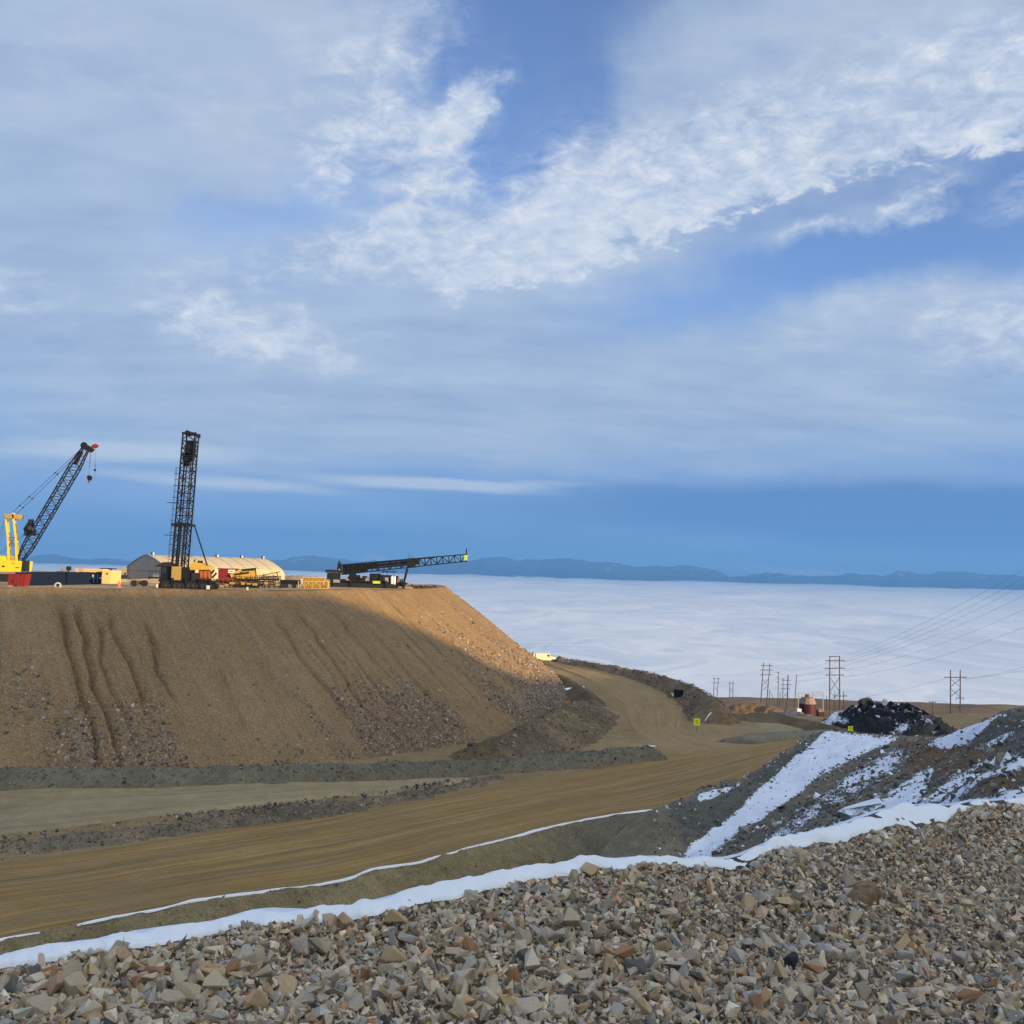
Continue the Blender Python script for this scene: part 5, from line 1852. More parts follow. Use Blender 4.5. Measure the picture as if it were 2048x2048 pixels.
# ---------------------------------------------------------------- rotary drill with its mast raised
def build_drill_up():
    D = 206.0
    c = lambda px, py, dd=0.0: P(px, py, D + dd)
    T = Thing('blast_hole_drill', 'tall blast hole drill rig with its black lattice mast upright', 'drill rig', (c(360, 1170)[0], D + 2, ZY))
    for y0 in (D - 0.5, D + 4.2):
        T.part('crawler_track', track_mb(c(318, 1172)[0], c(424, 1172)[0], y0, y0 + 1.0, ZY - 0.1, ZY + 1.2, 30), M_dark)
    T.part('deck', MB().box(c(318, 1160)[0], c(424, 1160)[0], D - 0.3, D + 4.8, ZY + 1.3, ZY + 1.75), M_black)
    for px in (322, 345, 372, 400, 420):
        T.part('levelling_jack', MB().box(c(px, 1160)[0], c(px, 1160)[0] + 0.45, D - 0.8, D - 0.35, ZY - 0.05, ZY + 2.1), M_black)
    # mast
    zb, zt = c(347, 1140)[2], c(380, 867)[2]
    xc = lambda z: None
    pb, ptp = c(359.5, 1136, 2.2), c(382, 868, 2.2)
    mb = MB().lattice(pb, ptp, 2.55, 2.45, 18, 0.26, 0.12, (1, 0, 0), (0, 1, 0))
    T.part('mast', mb, M_black)
    d = ptp - pb
    at = lambda f, ox=0.0, oy=0.0: pb + d * f + np.array((ox, oy, 0))
    mb = MB()
    for ox in (-0.45, 0.35):
        mb.tube(at(0.0, ox, 0.3), at(0.85, ox, 0.3), 0.13, 8)
    T.part('drill_pipe', mb, M_dark)
    mb = MB().box(*(at(0.885, -1.2)[0], at(0.885, 1.15)[0]), D + 1.4, D + 3.0, at(0.83)[2], at(0.855)[2])
    mb.box(at(0.9, -0.6)[0], at(0.9, 1.0)[0], D + 1.4, D + 3.0, at(0.84)[2], at(0.945)[2])
    mb.box(at(0.82, -1.1)[0], at(0.82, 0.85)[0], D + 1.5, D + 2.9, at(0.795)[2], at(0.832)[2])
    mb.tube(at(0.76, -0.2), at(0.80, -0.2), 0.45, 10)
    T.part('rotary_head', mb, M_black)
    mb = MB().bar(at(1.0, -1.4, -1.3), at(1.0, 1.5, -1.3), 0.35, 0.4).bar(at(1.0, -1.4, 1.3), at(1.0, 1.5, 1.3), 0.35, 0.4)
    mb.tube(at(1.005, -0.5, -1), at(1.005, -0.5, 1), 0.5, 12).tube(at(0.985, 1.5, -0.8), at(0.985, 1.5, 0.8), 0.3, 10)
    T.part('crown_block', mb, M_black)
    # ladder with rest hoops on the left
    mb = MB()
    for oy in (-0.35, 0.25):
        mb.bar(at(0.04, -2.0, oy - 1.2), at(0.74, -1.95, oy - 1.2), 0.05)
    T.part('ladder_rail', mb, M_black)
    k = 0
    for i in range(17):
        f = 0.04 + 0.7 * i / 16
        mb = MB().bar(at(f, -2.25 if i % 2 else -2.1, -1.3), at(f, -1.2, -1.3), 0.09)
        T.part('ladder_bracket', mb, M_black)
    for f, l in ((0.24, 3.2), (0.48, 3.3)):
        T.part('guide_arm', MB().bar(at(f, -l, -1.3), at(f, 1.5, -1.3), 0.13), M_black)
    T.part('mast_platform', MB().box(at(0.315, -1.9)[0], at(0.315, 2.0)[0], D + 0.5, D + 3.8, at(0.31)[2], at(0.328)[2]), M_black)
    mb = MB()
    for ox in (-1.1, -0.2, 0.6, 1.2):
        mb.bar(at(0.0, ox, -1.2), at(0.31, ox, -1.2), 0.22)
    T.part('pipe_rack', mb, M_dark)
    for oy in (-0.6, 3.4):
        T.part('mast_brace', MB().bar(c(388.5, 1050, 2.0 + oy * 0.5), c(414.5, 1131, oy * 0.5 + 2), 0.22), M_black)
    T.part('hoist_line', MB().tube(c(397, 876, 1.5), c(383, 1120, 1.5), 0.025, 5), M_wire)
    # machinery house
    mb = gbox(383, 1146, 400, D, 4.6, ZY + 1.7)
    T.part('engine_block', mb, M_dark)
    mb = MB()
    mb.prism([c(379, 1140), c(379, 1131), c(386, 1124.5), c(399, 1126), c(408, 1131), c(417, 1133), c(419, 1139)], (0, 4.2, 0))
    hood = T.part('engine_hood', mb, M_yellowo)
    T.part('exhaust', MB().tube(c(389, 1124, 1), c(389, 1119, 1), 0.16, 8), M_dark, hood)
    T.part('muffler', MB().tube(c(396, 1125, 2), c(405, 1125, 2), 0.38, 10), M_dark, hood)
    T.part('hydraulic_tank', MB().tube(c(399, 1150, 1.2), c(421, 1150, 1.2), 1.05, 18), M_orange)
    mb = MB()
    for px in (400.5, 409, 418):
        mb.tube(c(px, 1150, 1.2), c(px + 1, 1150, 1.2), 1.1, 18)
    T.part('tank_band', mb, M_dark)
    T.part('tool_box', gbox(343.5, 1133, 361, D - 0.6, 1.5, ZY + 1.75), M_yellowd)
    T.part('dust_housing', gbox(362, 1134, 380, D, 3.4, ZY + 1.6), M_black)
    cab = T.part('cab', gbox(322, 1131.5, 341, D + 0.2, 3.0, ZY + 1.7), M_black)
    T.part('window', pbox(324, 1134, 332, 1146, D + 0.14, 0.08), M_glass, cab)
    T.part('roof', MB().prism([c(309, 1132), c(326, 1124), c(334, 1124.5), c(342, 1130), c(341, 1132.5), c(310, 1133)], (0, 3.4, 0)), M_dark, cab)
    pf = T.part('platform', MB().box(c(297, 1155)[0], c(324, 1155)[0], D - 0.4, D + 2.4, c(310, 1157)[2], c(310, 1154)[2]), M_black)
    mb = MB()
    for px in (298, 305, 312, 319):
        mb.bar(c(px, 1154, -0.3), c(px, 1142, -0.3), 0.07)
    mb.bar(c(298, 1142, -0.3), c(319, 1142, -0.3), 0.07).bar(c(298, 1148, -0.3), c(319, 1148, -0.3), 0.06)
    T.part('railing', mb, M_dark, pf)
    T.part('control_box', pbox(305, 1147, 317, 1154, D, 0.8), M_steel, pf)
    mb = MB()
    for (a, b_) in (((423, 1147), (428, 1140)), ((424, 1156), (433, 1146)), ((421, 1165), (431, 1162))):
        mb.bar(c(*a, 1), c(*b_, 1), 0.35)
    T.part('dust_curtain_frame', mb, M_dark)
    mb = MB()
    for px in range(321, 424, 9):
        mb.tube(c(px + 2, 1172, -0.62), c(px + 2, 1172, -0.45), 0.42, 10)
    T.part('track_roller', mb, M_dark)


build_drill_up()


# ---------------------------------------------------------------- clutter between the two drills
def build_clutter():
    D = 228.0
    c = lambda px, py, dd=0.0: P(px, py, D + dd)
    T = Thing('red_container', 'bright red box container with a white panel behind the upright drill', 'container', (P(452, 1160, 244)[0], 244, ZY))
    b = T.part('body', gbox(436, 1138, 472, 244, 2.6), M_red)
    T.part('roof', pbox(435, 1136.8, 473, 1138.6, 243.9, 2.8), M_red)
    p = T.part('panel', pbox(456.5, 1139.5, 470, 1146, 243.93, 0.05), M_white)
    T.part('lettering', pbox(459, 1141.8, 466, 1143.6, 243.90, 0.03), M_green, p)
    T.part('side_stripe', pbox(432, 1139, 436.2, 1157, 243.95, 0.6), M_creamw)
    T.part('door', pbox(439, 1142, 447, 1158, 243.94, 0.06), M_red)
    # yellow folding-boom machine
    T = Thing('boom_machine', 'yellow folding boom machine in front of the hangar roof', 'machine', (c(490, 1160)[0], D + 4, ZY))
    M = M_yellowo
    T.part('lower_arm', MB().bar(c(462, 1152, 4), c(484, 1142, 4), 0.8, 0.9), M)
    T.part('upper_arm', MB().bar(c(482, 1141, 4), c(512, 1138, 4), 0.5, 0.55), M_dark)
    T.part('house', MB().prism([c(474, 1158, 3.6), c(472, 1150, 3.6), c(484, 1143, 3.6), c(508, 1141, 3.6), c(510, 1150, 3.6), c(510, 1158, 3.6)], (0, 2.4, 0)), M)
    T.part('bucket', MB().prism([c(448, 1152, 4), c(460, 1148, 4), c(467, 1151, 4), c(462, 1156, 4)], (0, 1.4, 0)), M_dark)
    T.part('cylinder', MB().tube(c(470, 1149, 3.4), c(498, 1145, 3.4), 0.2, 8), M_dark)
    T.part('mast_post', MB().bar(c(511, 1137, 4), c(511.5, 1160, 4), 0.25), M_rust)
    T.part('undercarriage', gbox(466, 1158, 512, D + 3.5, 2.6), M_dark)
    # steel racks of drill pipe
    labs = ['rusty steel rack of drill pipe beside the upright drill', 'dark steel rack of parts below the yellow boom machine', 'dark pipe rack with an angled strut left of the black flatbed']
    spans = ((427, 466, 1158), (467, 513, 1153), (514, 559, 1151))
    for k, (x0, x1, y0) in enumerate(spans):
        dd = -6.0 + 3 * k
        Dk = D + dd
        T = Thing('pipe_rack', labs[k], 'pipe rack', (P((x0 + x1) / 2, 1165, Dk)[0], Dk, ZY), 'steel racks along the yard edge')
        xa, xb = P(x0, 1165, Dk)[0], P(x1, 1165, Dk)[0]
        zt = P((x0 + x1) / 2, y0, Dk)[2]
        n = 5
        for i in range(n):
            x = xa + (xb - xa) * (i + 0.1) / (n - 0.8)
            T.part('post', MB().bar((x, Dk, ZY - 0.05), (x, Dk, zt + (0.3 if i % 2 else 0)), 0.16), M_rust if k == 0 else M_dark)
            T.part('post', MB().bar((x, Dk + 1.6, ZY - 0.05), (x, Dk + 1.6, zt), 0.16), M_dark)
        for j, z in enumerate(np.linspace(ZY + 0.5, zt - 0.1, 4)):
            T.part('rail', MB().bar((xa - 0.3, Dk - 0.05, z), (xb + 0.2, Dk - 0.05, z), 0.14), M_rust if j % 2 else M_dark)
        rr = random.Random(40 + k)
        for j in range(9):
            z = ZY + 0.7 + rr.random() * (zt - ZY - 0.8)
            y = Dk + 0.3 + rr.random() * 1.1
            s = rr.uniform(0, 1.2)
            T.part('pipe', MB().tube((xa + s, y, z), (xb - rr.uniform(0, 1.5), y, z + rr.uniform(-0.15, 0.15)), 0.13, 8), rr.choice((M_rust, M_dark, M_steel, M_yellowd)))
        if k == 2:
            T.part('strut', MB().bar((xa + 1.0, Dk, zt), (xb, Dk, zt + 0.9), 0.2).bar((xb - 0.7, Dk, zt + 0.8), (xb, Dk, ZY + 1), 0.2), M_rust)
        for j in range(4):
            x = xa + (xb - xa) * (0.1 + 0.25 * j)
            z0 = ZY + rr.uniform(0.0, 0.9)
            T.part('machine_part', MB().box(x, x + rr.uniform(0.5, 0.9), Dk - 0.5, Dk + 0.4, z0, z0 + rr.uniform(0.3, 0.7)), rr.choice((M_rust, M_dark, M_yellowd)))
    # black flatbed with pale posts
    Dk = 238.0
    T = Thing('flatbed_trailer', 'black flatbed trailer with pale end posts left of the yellow boom sections', 'trailer', (P(580, 1168, Dk)[0], Dk, ZY))
    T.part('bed', pbox(560, 1160, 601, 1168, Dk, 2.5), M_black)
    T.part('headboard', pbox(600, 1157, 601.8, 1168, Dk, 2.5), M_conc)
    for px in (564, 572, 588):
        T.part('wheel', MB().tube(P(px, 1172, Dk - 0.05), P(px, 1172, Dk) + (0, 0.4, 0), 0.52, 14), M_rubber)
    for px in (596, 601):
        T.part('post', pbox(px, 1162, px + 1.6, 1176, Dk - 0.3, 0.2), M_conc)
    T.part('chassis', pbox(561, 1168, 600, 1170.5, Dk + 0.4, 1.6), M_steel)
    # yellow lattice boom sections lying on the yard
    for k, (x0, x1, ya, yb, Dk, lb) in enumerate(((603, 657, 1163, 1177, 243, 'yellow lattice boom section lying on the yard left of the lowered drill'), (606, 650, 1155, 1163, 248, 'upper yellow lattice section stacked behind the lying one'))):
        p, q = P(x0, (ya + yb) / 2, Dk), P(x1, (ya + yb) / 2, Dk)
        w = abs(P(x0, yb, Dk)[2] - P(x0, ya, Dk)[2])
        T = Thing('boom_section', lb, 'crane section', (*((p + q) / 2)[:2], ZY), 'yellow boom sections')
        T.part('lattice', MB().lattice(p, q, w, w, 7, 0.26, 0.15, (0, 1, 0), (0, 0, 1)), M_yellowo)
        T.part('end_plate', MB().bar(p - np.array((0, w / 2, 0)), p + np.array((0, w / 2, 0)), 0.2, w), M_yellowo)
        T.part('end_plate', MB().bar(q - np.array((0, w / 2, 0)), q + np.array((0, w / 2, 0)), 0.2, w), M_yellowo)
        T.part('deck_plate', MB().box(p[0], q[0], Dk - w / 3, Dk + w / 3, p[2] - w * 0.3, p[2] - w * 0.12), M_yellowd)
    # small posts, cone and axle at the rim
    for (px, py, w, h, Dk, lb) in ((312.5, 1177, 3.2, 9, 199, 'narrow white marker post at the left end of the upright drill'), (413, 1180, 6.5, 9, 202.5, 'white square sign on the yard rim under the upright drill'), (493, 1182, 3.5, 8, 207.5, 'small white marker post on the yard rim below the pipe racks')):
        T = Thing('marker_post', lb, 'marker post', (P(px, py, Dk)[0], Dk, ZY - 0.2))
        T.part('board', pbox(px, py - h, px + w, py - 1.5, Dk, 0.08), M_white)
        T.part('stake', pbox(px + w / 2 - 0.4, py - 2, px + w / 2 + 0.4, py + 3, Dk + 0.09, 0.05), M_wood)
    Dk = 204.0
    T = Thing('traffic_cone', 'orange traffic cone on the yard between office and hangar', 'cone', (P(238, 1165, Dk)[0], Dk, ZY))
    x = P(238, 1165, Dk)[0]
    T.part('cone', MB().tube((x, Dk, ZY + 0.06), (x, Dk, ZY + 1.25), 0.38, 14, 0.08), paint('cone_orange', (0.75, 0.16, 0.03), 0.5))
    T.part('base', MB().box(x - 0.5, x + 0.5, Dk - 0.5, Dk + 0.5, ZY - 0.04, ZY + 0.07), paint('cone_orange', (0.75, 0.16, 0.03), 0.5))
    Dk = 203.0
    T = Thing('axle', 'rusty wheel axle lying on the yard left of the upright drill', 'axle', (P(277, 1167, Dk)[0], Dk, ZY))
    T.part('shaft', MB().tube(P(263, 1167, Dk), P(290, 1167, Dk + 0.8), 0.25, 10), M_rust)
    for px in (266.5, 287):
        T.part('wheel', MB().tube(P(px, 1166.5, Dk - 0.2), P(px + 3, 1166.5, Dk + 0.6), 0.62, 16), M_dark)
    T.part('spring', pbox(273, 1161, 281, 1165, Dk, 0.6), M_rust)
    # barrels of debris at the rim right of the lowered drill
    rr = random.Random(5)
    for i, px in enumerate((815, 824, 829, 838, 848, 858, 866)):
        Dk = 272 + i * 4.0
        lb = ['grey pallet of parts at the foot of the lowered drill', 'upright black drum next to the pallet of parts', 'low dark scrap plate on the rim', 'dark angular scrap lump on the rim', 'flat black scrap piece on the rim', 'small black scrap lump on the rim', 'last dark scrap lump before the embankment corner'][i]
        T = Thing('scrap', lb, 'scrap', (P(px, 1175, Dk)[0], Dk, ZY))
        zb = ZY - 0.15
        if i == 0:
            T.part('pallet', MB().box(P(810, 1174, Dk)[0], P(824, 1174, Dk)[0], Dk, Dk + 1.5, zb, zb + 0.5), M_conc)
            for j in range(3):
                T.part('part', MB().box(P(811 + 4 * j, 1174, Dk)[0], P(814 + 4 * j, 1174, Dk)[0], Dk + 0.1, Dk + 1.2, zb + 0.5, zb + 0.7 + 0.15 * j), M_rust)
        elif i == 1:
            T.part('drum', MB().tube((P(px, 1174, Dk)[0], Dk, zb), (P(px, 1174, Dk)[0], Dk, zb + 1.05), 0.32, 14), M_black)
            T.part('lid', MB().tube((P(px, 1174, Dk)[0], Dk, zb + 1.05), (P(px, 1174, Dk)[0], Dk, zb + 1.1), 0.34, 14), M_dark)
        else:
            w = rr.uniform(0.7, 1.3)
            x = P(px, 1174, Dk)[0]
            T.part('lump', MB().prism([(x - w, Dk, zb), (x - w * 0.7, Dk, zb + rr.uniform(0.4, 0.7)), (x + w * 0.2, Dk, zb + rr.uniform(0.5, 0.9)), (x + w, Dk, zb + 0.2), (x + w, Dk, zb)], (0.3, 0.9, 0)), M_black)
            T.part('rod', MB().bar((x - w, Dk - 0.1, zb + 0.5), (x + w * 1.3, Dk + 0.2, zb + 0.35), 0.15), M_rust)


build_clutter()


# ---------------------------------------------------------------- second drill, mast lowered over its back
def build_drill_down():
    D = 266.0
    c = lambda px, py, dd=0.0: P(px, py, D + dd)
    T = Thing('blast_hole_drill', 'black drill rig with its lattice mast lowered and pointing right', 'drill rig', (c(735, 1175)[0], D + 2.5, ZY))
    for y0 in (D - 0.5, D + 4.8):
        T.part('crawler_track', track_mb(c(664, 1175)[0], c(792, 1175)[0], y0, y0 + 1.0, ZY - 0.1, ZY + 1.05, 30), M_dark)
    T.part('deck', MB().box(c(655, 1170)[0], c(811, 1170)[0], D - 0.2, D + 5.4, ZY + 1.0, ZY + 1.55), M_black)
    for px in (662, 700, 770, 805):
        T.part('levelling_jack', MB().box(c(px, 1170)[0], c(px, 1170)[0] + 0.6, D - 0.8, D - 0.25, ZY - 0.05, ZY + 1.9), M_black)
    cab = T.part('cab', gbox(654, 1146, 677, D, 3.6, ZY + 1.5), M_dark)
    T.part('window', pbox(664, 1149, 671, 1157, D - 0.05, 0.08), M_glass, cab)
    T.part('window', pbox(656, 1149, 662, 1157, D - 0.05, 0.08), M_glass, cab)
    T.part('roof', pbox(650.5, 1139.5, 684, 1145.5, D - 0.6, 4.8), M_dark, cab)
    T.part('skirt', pbox(654, 1159, 680, 1169, D - 0.3, 0.25), M_steel, cab)
    # mast
    p, q = c(684, 1139.5, 2.4), c(933, 1115.5, 2.4)
    d = (q - p) / np.linalg.norm(q - p)
    up = np.cross(d, (0, 1, 0))
    up = -up / np.linalg.norm(up)
    mb = MB().lattice(p, q, lambda f: 2.55 - 0.75 * f, 0, 21, 0.24, 0.13, (0, 1, 0), up)
    T.part('mast', mb, M_black)
    at = lambda f, o=0.0: p + (q - p) * f + up * o
    T.part('rotary_head', MB().bar(at(0.01), at(0.20, -0.1), 1.9, 2.3).bar(at(0.20, -0.2), at(0.28, -0.2), 1.7, 1.5), M_black)
    mb = MB()
    for o in (-0.5, -0.1, 0.35):
        mb.tube(at(0.2, o), at(0.62, o), 0.2, 8)
    T.part('drill_pipe', mb, M_dark)
    T.part('pull_down_cylinder', MB().tube(at(0.22, -1.0), at(0.75, -0.95), 0.22, 8), M_dark)
    T.part('mast_collar', MB().bar(at(0.525), at(0.585), 2.3, 2.5), M_black)
    T.part('crown_post', MB().bar(c(932.5, 1125, 2.4), c(933, 1097, 2.4), 0.28), M_black)
    T.part('crown_plate', pbox(928.5, 1110, 934.5, 1120.5, D + 1.2, 0.8), M_lime)
    mb = MB()
    for px in (818, 822, 826):
        mb.bar(c(px, 1118, 2), c(px - 0.6, 1107 + (px - 818) * 0.5, 2), 0.07)
    T.part('antenna', mb, M_dark)
    for dd in (1.0, 4.0):
        T.part('mast_strut', MB().bar(c(815, 1137, dd), c(806, 1171, dd), 0.55), M_black)
    for dd in (1.2, 3.8):
        T.part('mast_pivot', MB().prism([c(690, 1170, dd), c(702, 1140, dd), c(708, 1140, dd), c(722, 1170, dd)], (0, 0.4, 0)), M_black)
    T.part('lifting_eye', MB().prism([c(674, 1141, 2), c(675, 1127, 2), c(678, 1121, 2), c(682, 1128, 2), c(683, 1141, 2)], (0, 0.9, 0)), M_dark)
    T.part('winch_bracket', MB().prism([c(687, 1139, 2), c(688, 1128, 2), c(692, 1129, 2), c(698, 1138, 2)], (0, 0.9, 0)), M_black)
    T.part('guard', MB().prism([c(676, 1146, 0), c(678, 1138, 0), c(682, 1142, 0), c(683, 1146.5, 0)], (0, 0.8, 0)), M_yellow)
    # machinery on the deck
    for (x0, y0, x1, m, nm) in ((690, 1158, 698, M_conc, 'valve_bank'), (699, 1150, 716, M_black, 'pump_housing'), (718, 1161, 730, M_dark, 'hydraulic_tank'), (731, 1156, 739, M_steel, 'cooler'), (739, 1147, 758, M_black, 'engine_house'), (762, 1150, 780, M_dark, 'compressor'), (770, 1155, 777, M_steel, 'service_panel')):
        T.part(nm, gbox(x0, y0, x1, D + (0.3 if nm != 'service_panel' else 0.1), 4.2, ZY + 1.5), m)
    for (x0, y0, x1, m, nm) in ((681, 1158, 689, M_dark, 'tool_chest'), (716.5, 1156, 724, M_black, 'filter_housing'), (724.5, 1152, 730, M_dark, 'intake_stack'), (758.5, 1155, 762, M_black, 'exhaust_stack'), (780, 1156, 783, M_dark, 'valve_stand'), (791, 1152, 794, M_dark, 'control_stand'), (801, 1158, 806, M_black, 'winch_housing')):
        T.part(nm, gbox(x0, y0, x1, D - 0.1, 3.8, ZY + 1.5), m)
    T.part('side_beam', pbox(656, 1167.5, 811, 1171, D - 0.32, 0.1), M_black)
    T.part('walkway', pbox(684, 1161.5, 745, 1163, D - 0.9, 0.7), M_dark)
    for px in range(686, 746, 10):
        T.part('handrail_post', MB().bar(c(px, 1162, -0.9), c(px, 1154, -0.9), 0.08), M_black)
    T.part('handrail', MB().bar(c(686, 1154, -0.9), c(744, 1154, -0.9), 0.08), M_black)
    T.part('lime_box', pbox(745.5, 1162, 760, 1170, D - 0.5, 0.7), M_lime)
    for px in (784, 789):
        T.part('gas_cylinder', MB().tube(c(px, 1170, 0), c(px, 1153, 0), 0.34, 12), M_white)
    T.part('receiver_tank', MB().tube(c(796.5, 1171, 0.8), c(796.5, 1158, 0.8), 0.72, 14), M_orange)
    pl = T.part('platform', pbox(764, 1142.5, 791, 1144.5, D, 3.0), M_black)
    mb = MB()
    for px in (766, 775, 788):
        mb.bar(c(px, 1144, 0.2), c(px, 1170, 0.2), 0.13)
    T.part('leg', mb, M_dark, pl)
    mb = MB()
    for px in (799, 803, 807):
        mb.bar(c(px, 1170, -0.1), c(px, 1152, -0.1), 0.06)
    mb.bar(c(798, 1152, -0.1), c(807, 1152, -0.1), 0.06).bar(c(798, 1160, -0.1), c(807, 1160, -0.1), 0.06)
    T.part('railing', mb, M_steel)
    T.part('hose', MB().bar(c(692, 1153, 0.1), c(697, 1165, 0.1), 0.3).bar(c(697, 1165, 0.1), c(695, 1172, 0.1), 0.3), M_conc)


build_drill_down()

# low sunlit banks on the yard
ridge('mound', [P(205, 1159.5, 252), P(240, 1157.5, 254), P(285, 1157, 256), P(330, 1158.5, 258)], 0.5, 0.4, M_yard, base=lambda x, y: x * 0 + ZY, seed=121, amp=0.3)
ridge('mound', [P(530, 1152, 380), P(575, 1151, 375), P(620, 1153.5, 370), P(655, 1156, 360)], 0.3, 1.0, M_yard, base=lambda x, y: x * 0 + ZY, seed=120, amp=0.5)


# ---------------------------------------------------------------- box truck and barriers at the top of the ramp
def build_truck():
    p0 = G(1086, 1323, 0.15)
    D = float(p0[1])
    zg = float(p0[2])
    x = lambda px: P(px, 1312, D)[0]
    T = Thing('box_truck', 'cream white box truck parked at the top of the dirt ramp', 'truck', (p0[0], D + 1.2, zg))
    h = 3.0
    W = 2.5
    # body: long crew box, cab, sloping bonnet to the right
    xa, xb, xc, xd = x(1067), x(1094), x(1102), x(1113)
    T.part('box', MB().box(xa, xb, D, D + W, zg + 0.75, zg + h), M_creamw)
    T.part('rear_door', MB().box(xa - 0.06, xa, D + 0.2, D + W - 0.2, zg + 0.8, zg + h - 0.2), M_creamw)
    T.part('corner_post', MB().box(xa + 0.55, xa + 0.85, D - 0.03, D, zg + 0.8, zg + h - 0.1), M_dark)
    cab = T.part('cab', MB().prism([(xb + 0.01, D + 0.1, zg + 0.6), (xc, D + 0.1, zg + 0.6), (xc, D + 0.1, zg + 1.9), (xc - 0.55, D + 0.1, zg + h - 0.15), (xb + 0.01, D + 0.1, zg + h - 0.15)], (0, W - 0.2, 0)), M_creamw)
    T.part('side_window', MB().prism([(xb + 0.15, D + 0.06, zg + 1.85), (xc - 0.35, D + 0.06, zg + 1.85), (xc - 0.7, D + 0.06, zg + 2.6), (xb + 0.15, D + 0.06, zg + 2.6)], (0, 0.06, 0)), M_glass, cab)
    T.part('windscreen', MB().prism([(xc + 0.01, D + 0.25, zg + 1.92), (xc + 0.04, D + 0.25, zg + 1.92), (xc - 0.48, D + 0.25, zg + 2.78), (xc - 0.52, D + 0.25, zg + 2.78)], (0, W - 0.5, 0)), M_glass, cab)
    T.part('bonnet', MB().prism([(xc, D + 0.15, zg + 0.75), (xd, D + 0.15, zg + 0.8), (xd, D + 0.15, zg + 1.35), (xd - 0.5, D + 0.15, zg + 1.75), (xc, D + 0.15, zg + 1.95)], (0, W - 0.3, 0)), M_creamw)
    T.part('bumper', MB().box(xd, xd + 0.2, D + 0.1, D + W - 0.1, zg + 0.45, zg + 0.85), M_dark)
    T.part('roof_beacon', MB().box(xb + 0.4, xb + 1.0, D + 0.6, D + 1.9, zg + h - 0.14, zg + h + 0.05), M_white)
    for px in (1077, 1107):
        for dd in (0.0, W - 0.35):
            w = T.part('wheel', MB().tube((x(px), D - 0.02 + dd, zg + 0.48), (x(px), D + 0.33 + dd, zg + 0.48), 0.5, 16), M_rubber)
            T.part('rim', MB().tube((x(px), D - 0.04 + dd, zg + 0.48), (x(px), D + 0.36 + dd, zg + 0.48), 0.24, 12), M_steel, w)
    T.part('side_skirt', MB().box(x(1082), x(1103), D + 0.04, D + 0.3, zg + 0.45, zg + 0.8), M_creamw)
    T.part('chassis', MB().box(xa + 0.1, xd - 0.1, D + 0.5, D + W - 0.5, zg + 0.4, zg + 0.74), M_dark)
    # grey barrier blocks beyond its bonnet
    for i, (px, w) in enumerate(((1119, 5), (1125, 5), (1131, 6), (1139, 7))):
        g = G(px, 1325 + i * 1.0, 0.1)
        lb = ['grey concrete block nearest the box truck', 'second grey concrete block from the box truck', 'third grey concrete block from the box truck', 'pale concrete block farthest from the box truck'][i]
        t = Thing('concrete_block', lb, 'concrete block', g, 'concrete blocks by the box truck')
        a, b_ = P(px - w / 2, 1322, g[1])[0], P(px + w / 2, 1322, g[1])[0]
        t.part('block', MB().prism([(a, g[1], g[2] - 0.2), (b_, g[1], g[2] - 0.2), (b_ - 0.1, g[1], g[2] + 0.7), (b_ - 0.3, g[1], g[2] + 1.1), (a + 0.3, g[1], g[2] + 1.1), (a + 0.1, g[1], g[2] + 0.7)], (0.2, 0.8, 0)), M_conc)
        t.part('lifting_loop', MB().bar(((a + b_) / 2 - 0.2, g[1] + 0.4, g[2] + 1.1), ((a + b_) / 2 + 0.2, g[1] + 0.4, g[2] + 1.25), 0.08), M_dark)


build_truck()


# ---------------------------------------------------------------- signs
def road_sign(px, py_base, py0, py1, w, label, glyph=True):
    g = G(px, py_base)
    D = g[1]
    T = Thing('road_sign', label, 'sign', g)
    zt, zb = P(px, py0, D)[2], P(px, py1, D)[2]
    xa, xb = P(px - w / 2, (py0 + py1) / 2, D)[0], P(px + w / 2, (py0 + py1) / 2, D)[0]
    b = T.part('board', MB().box(xa, xb, D - 0.05, D, zb, zt), M_signy)
    hw, hh = xb - xa, zt - zb
    mb = MB()
    for (u0, u1, v0, v1) in ((0.28, 0.72, 0.68, 0.80), (0.28, 0.42, 0.50, 0.68), (0.28, 0.72, 0.44, 0.54), (0.60, 0.72, 0.28, 0.46), (0.28, 0.72, 0.20, 0.30)):
        mb.box(xa + hw * u0, xa + hw * u1, D - 0.065, D - 0.052, zb + hh * v0, zb + hh * v1)
    T.part('symbol', mb, M_signd, b)
    T.part('post', MB().bar(((xa + xb) / 2, D + 0.06, g[2] - 0.3), ((xa + xb) / 2, D + 0.06, zt - 0.05), 0.1), M_wood)


road_sign(1394, 1464, 1437, 1451, 12.5, 'fluorescent yellow square sign at the tip of the roadside berm')
road_sign(1701, 1482, 1452, 1462, 9.5, 'smaller fluorescent yellow sign in front of the black snowy heap')


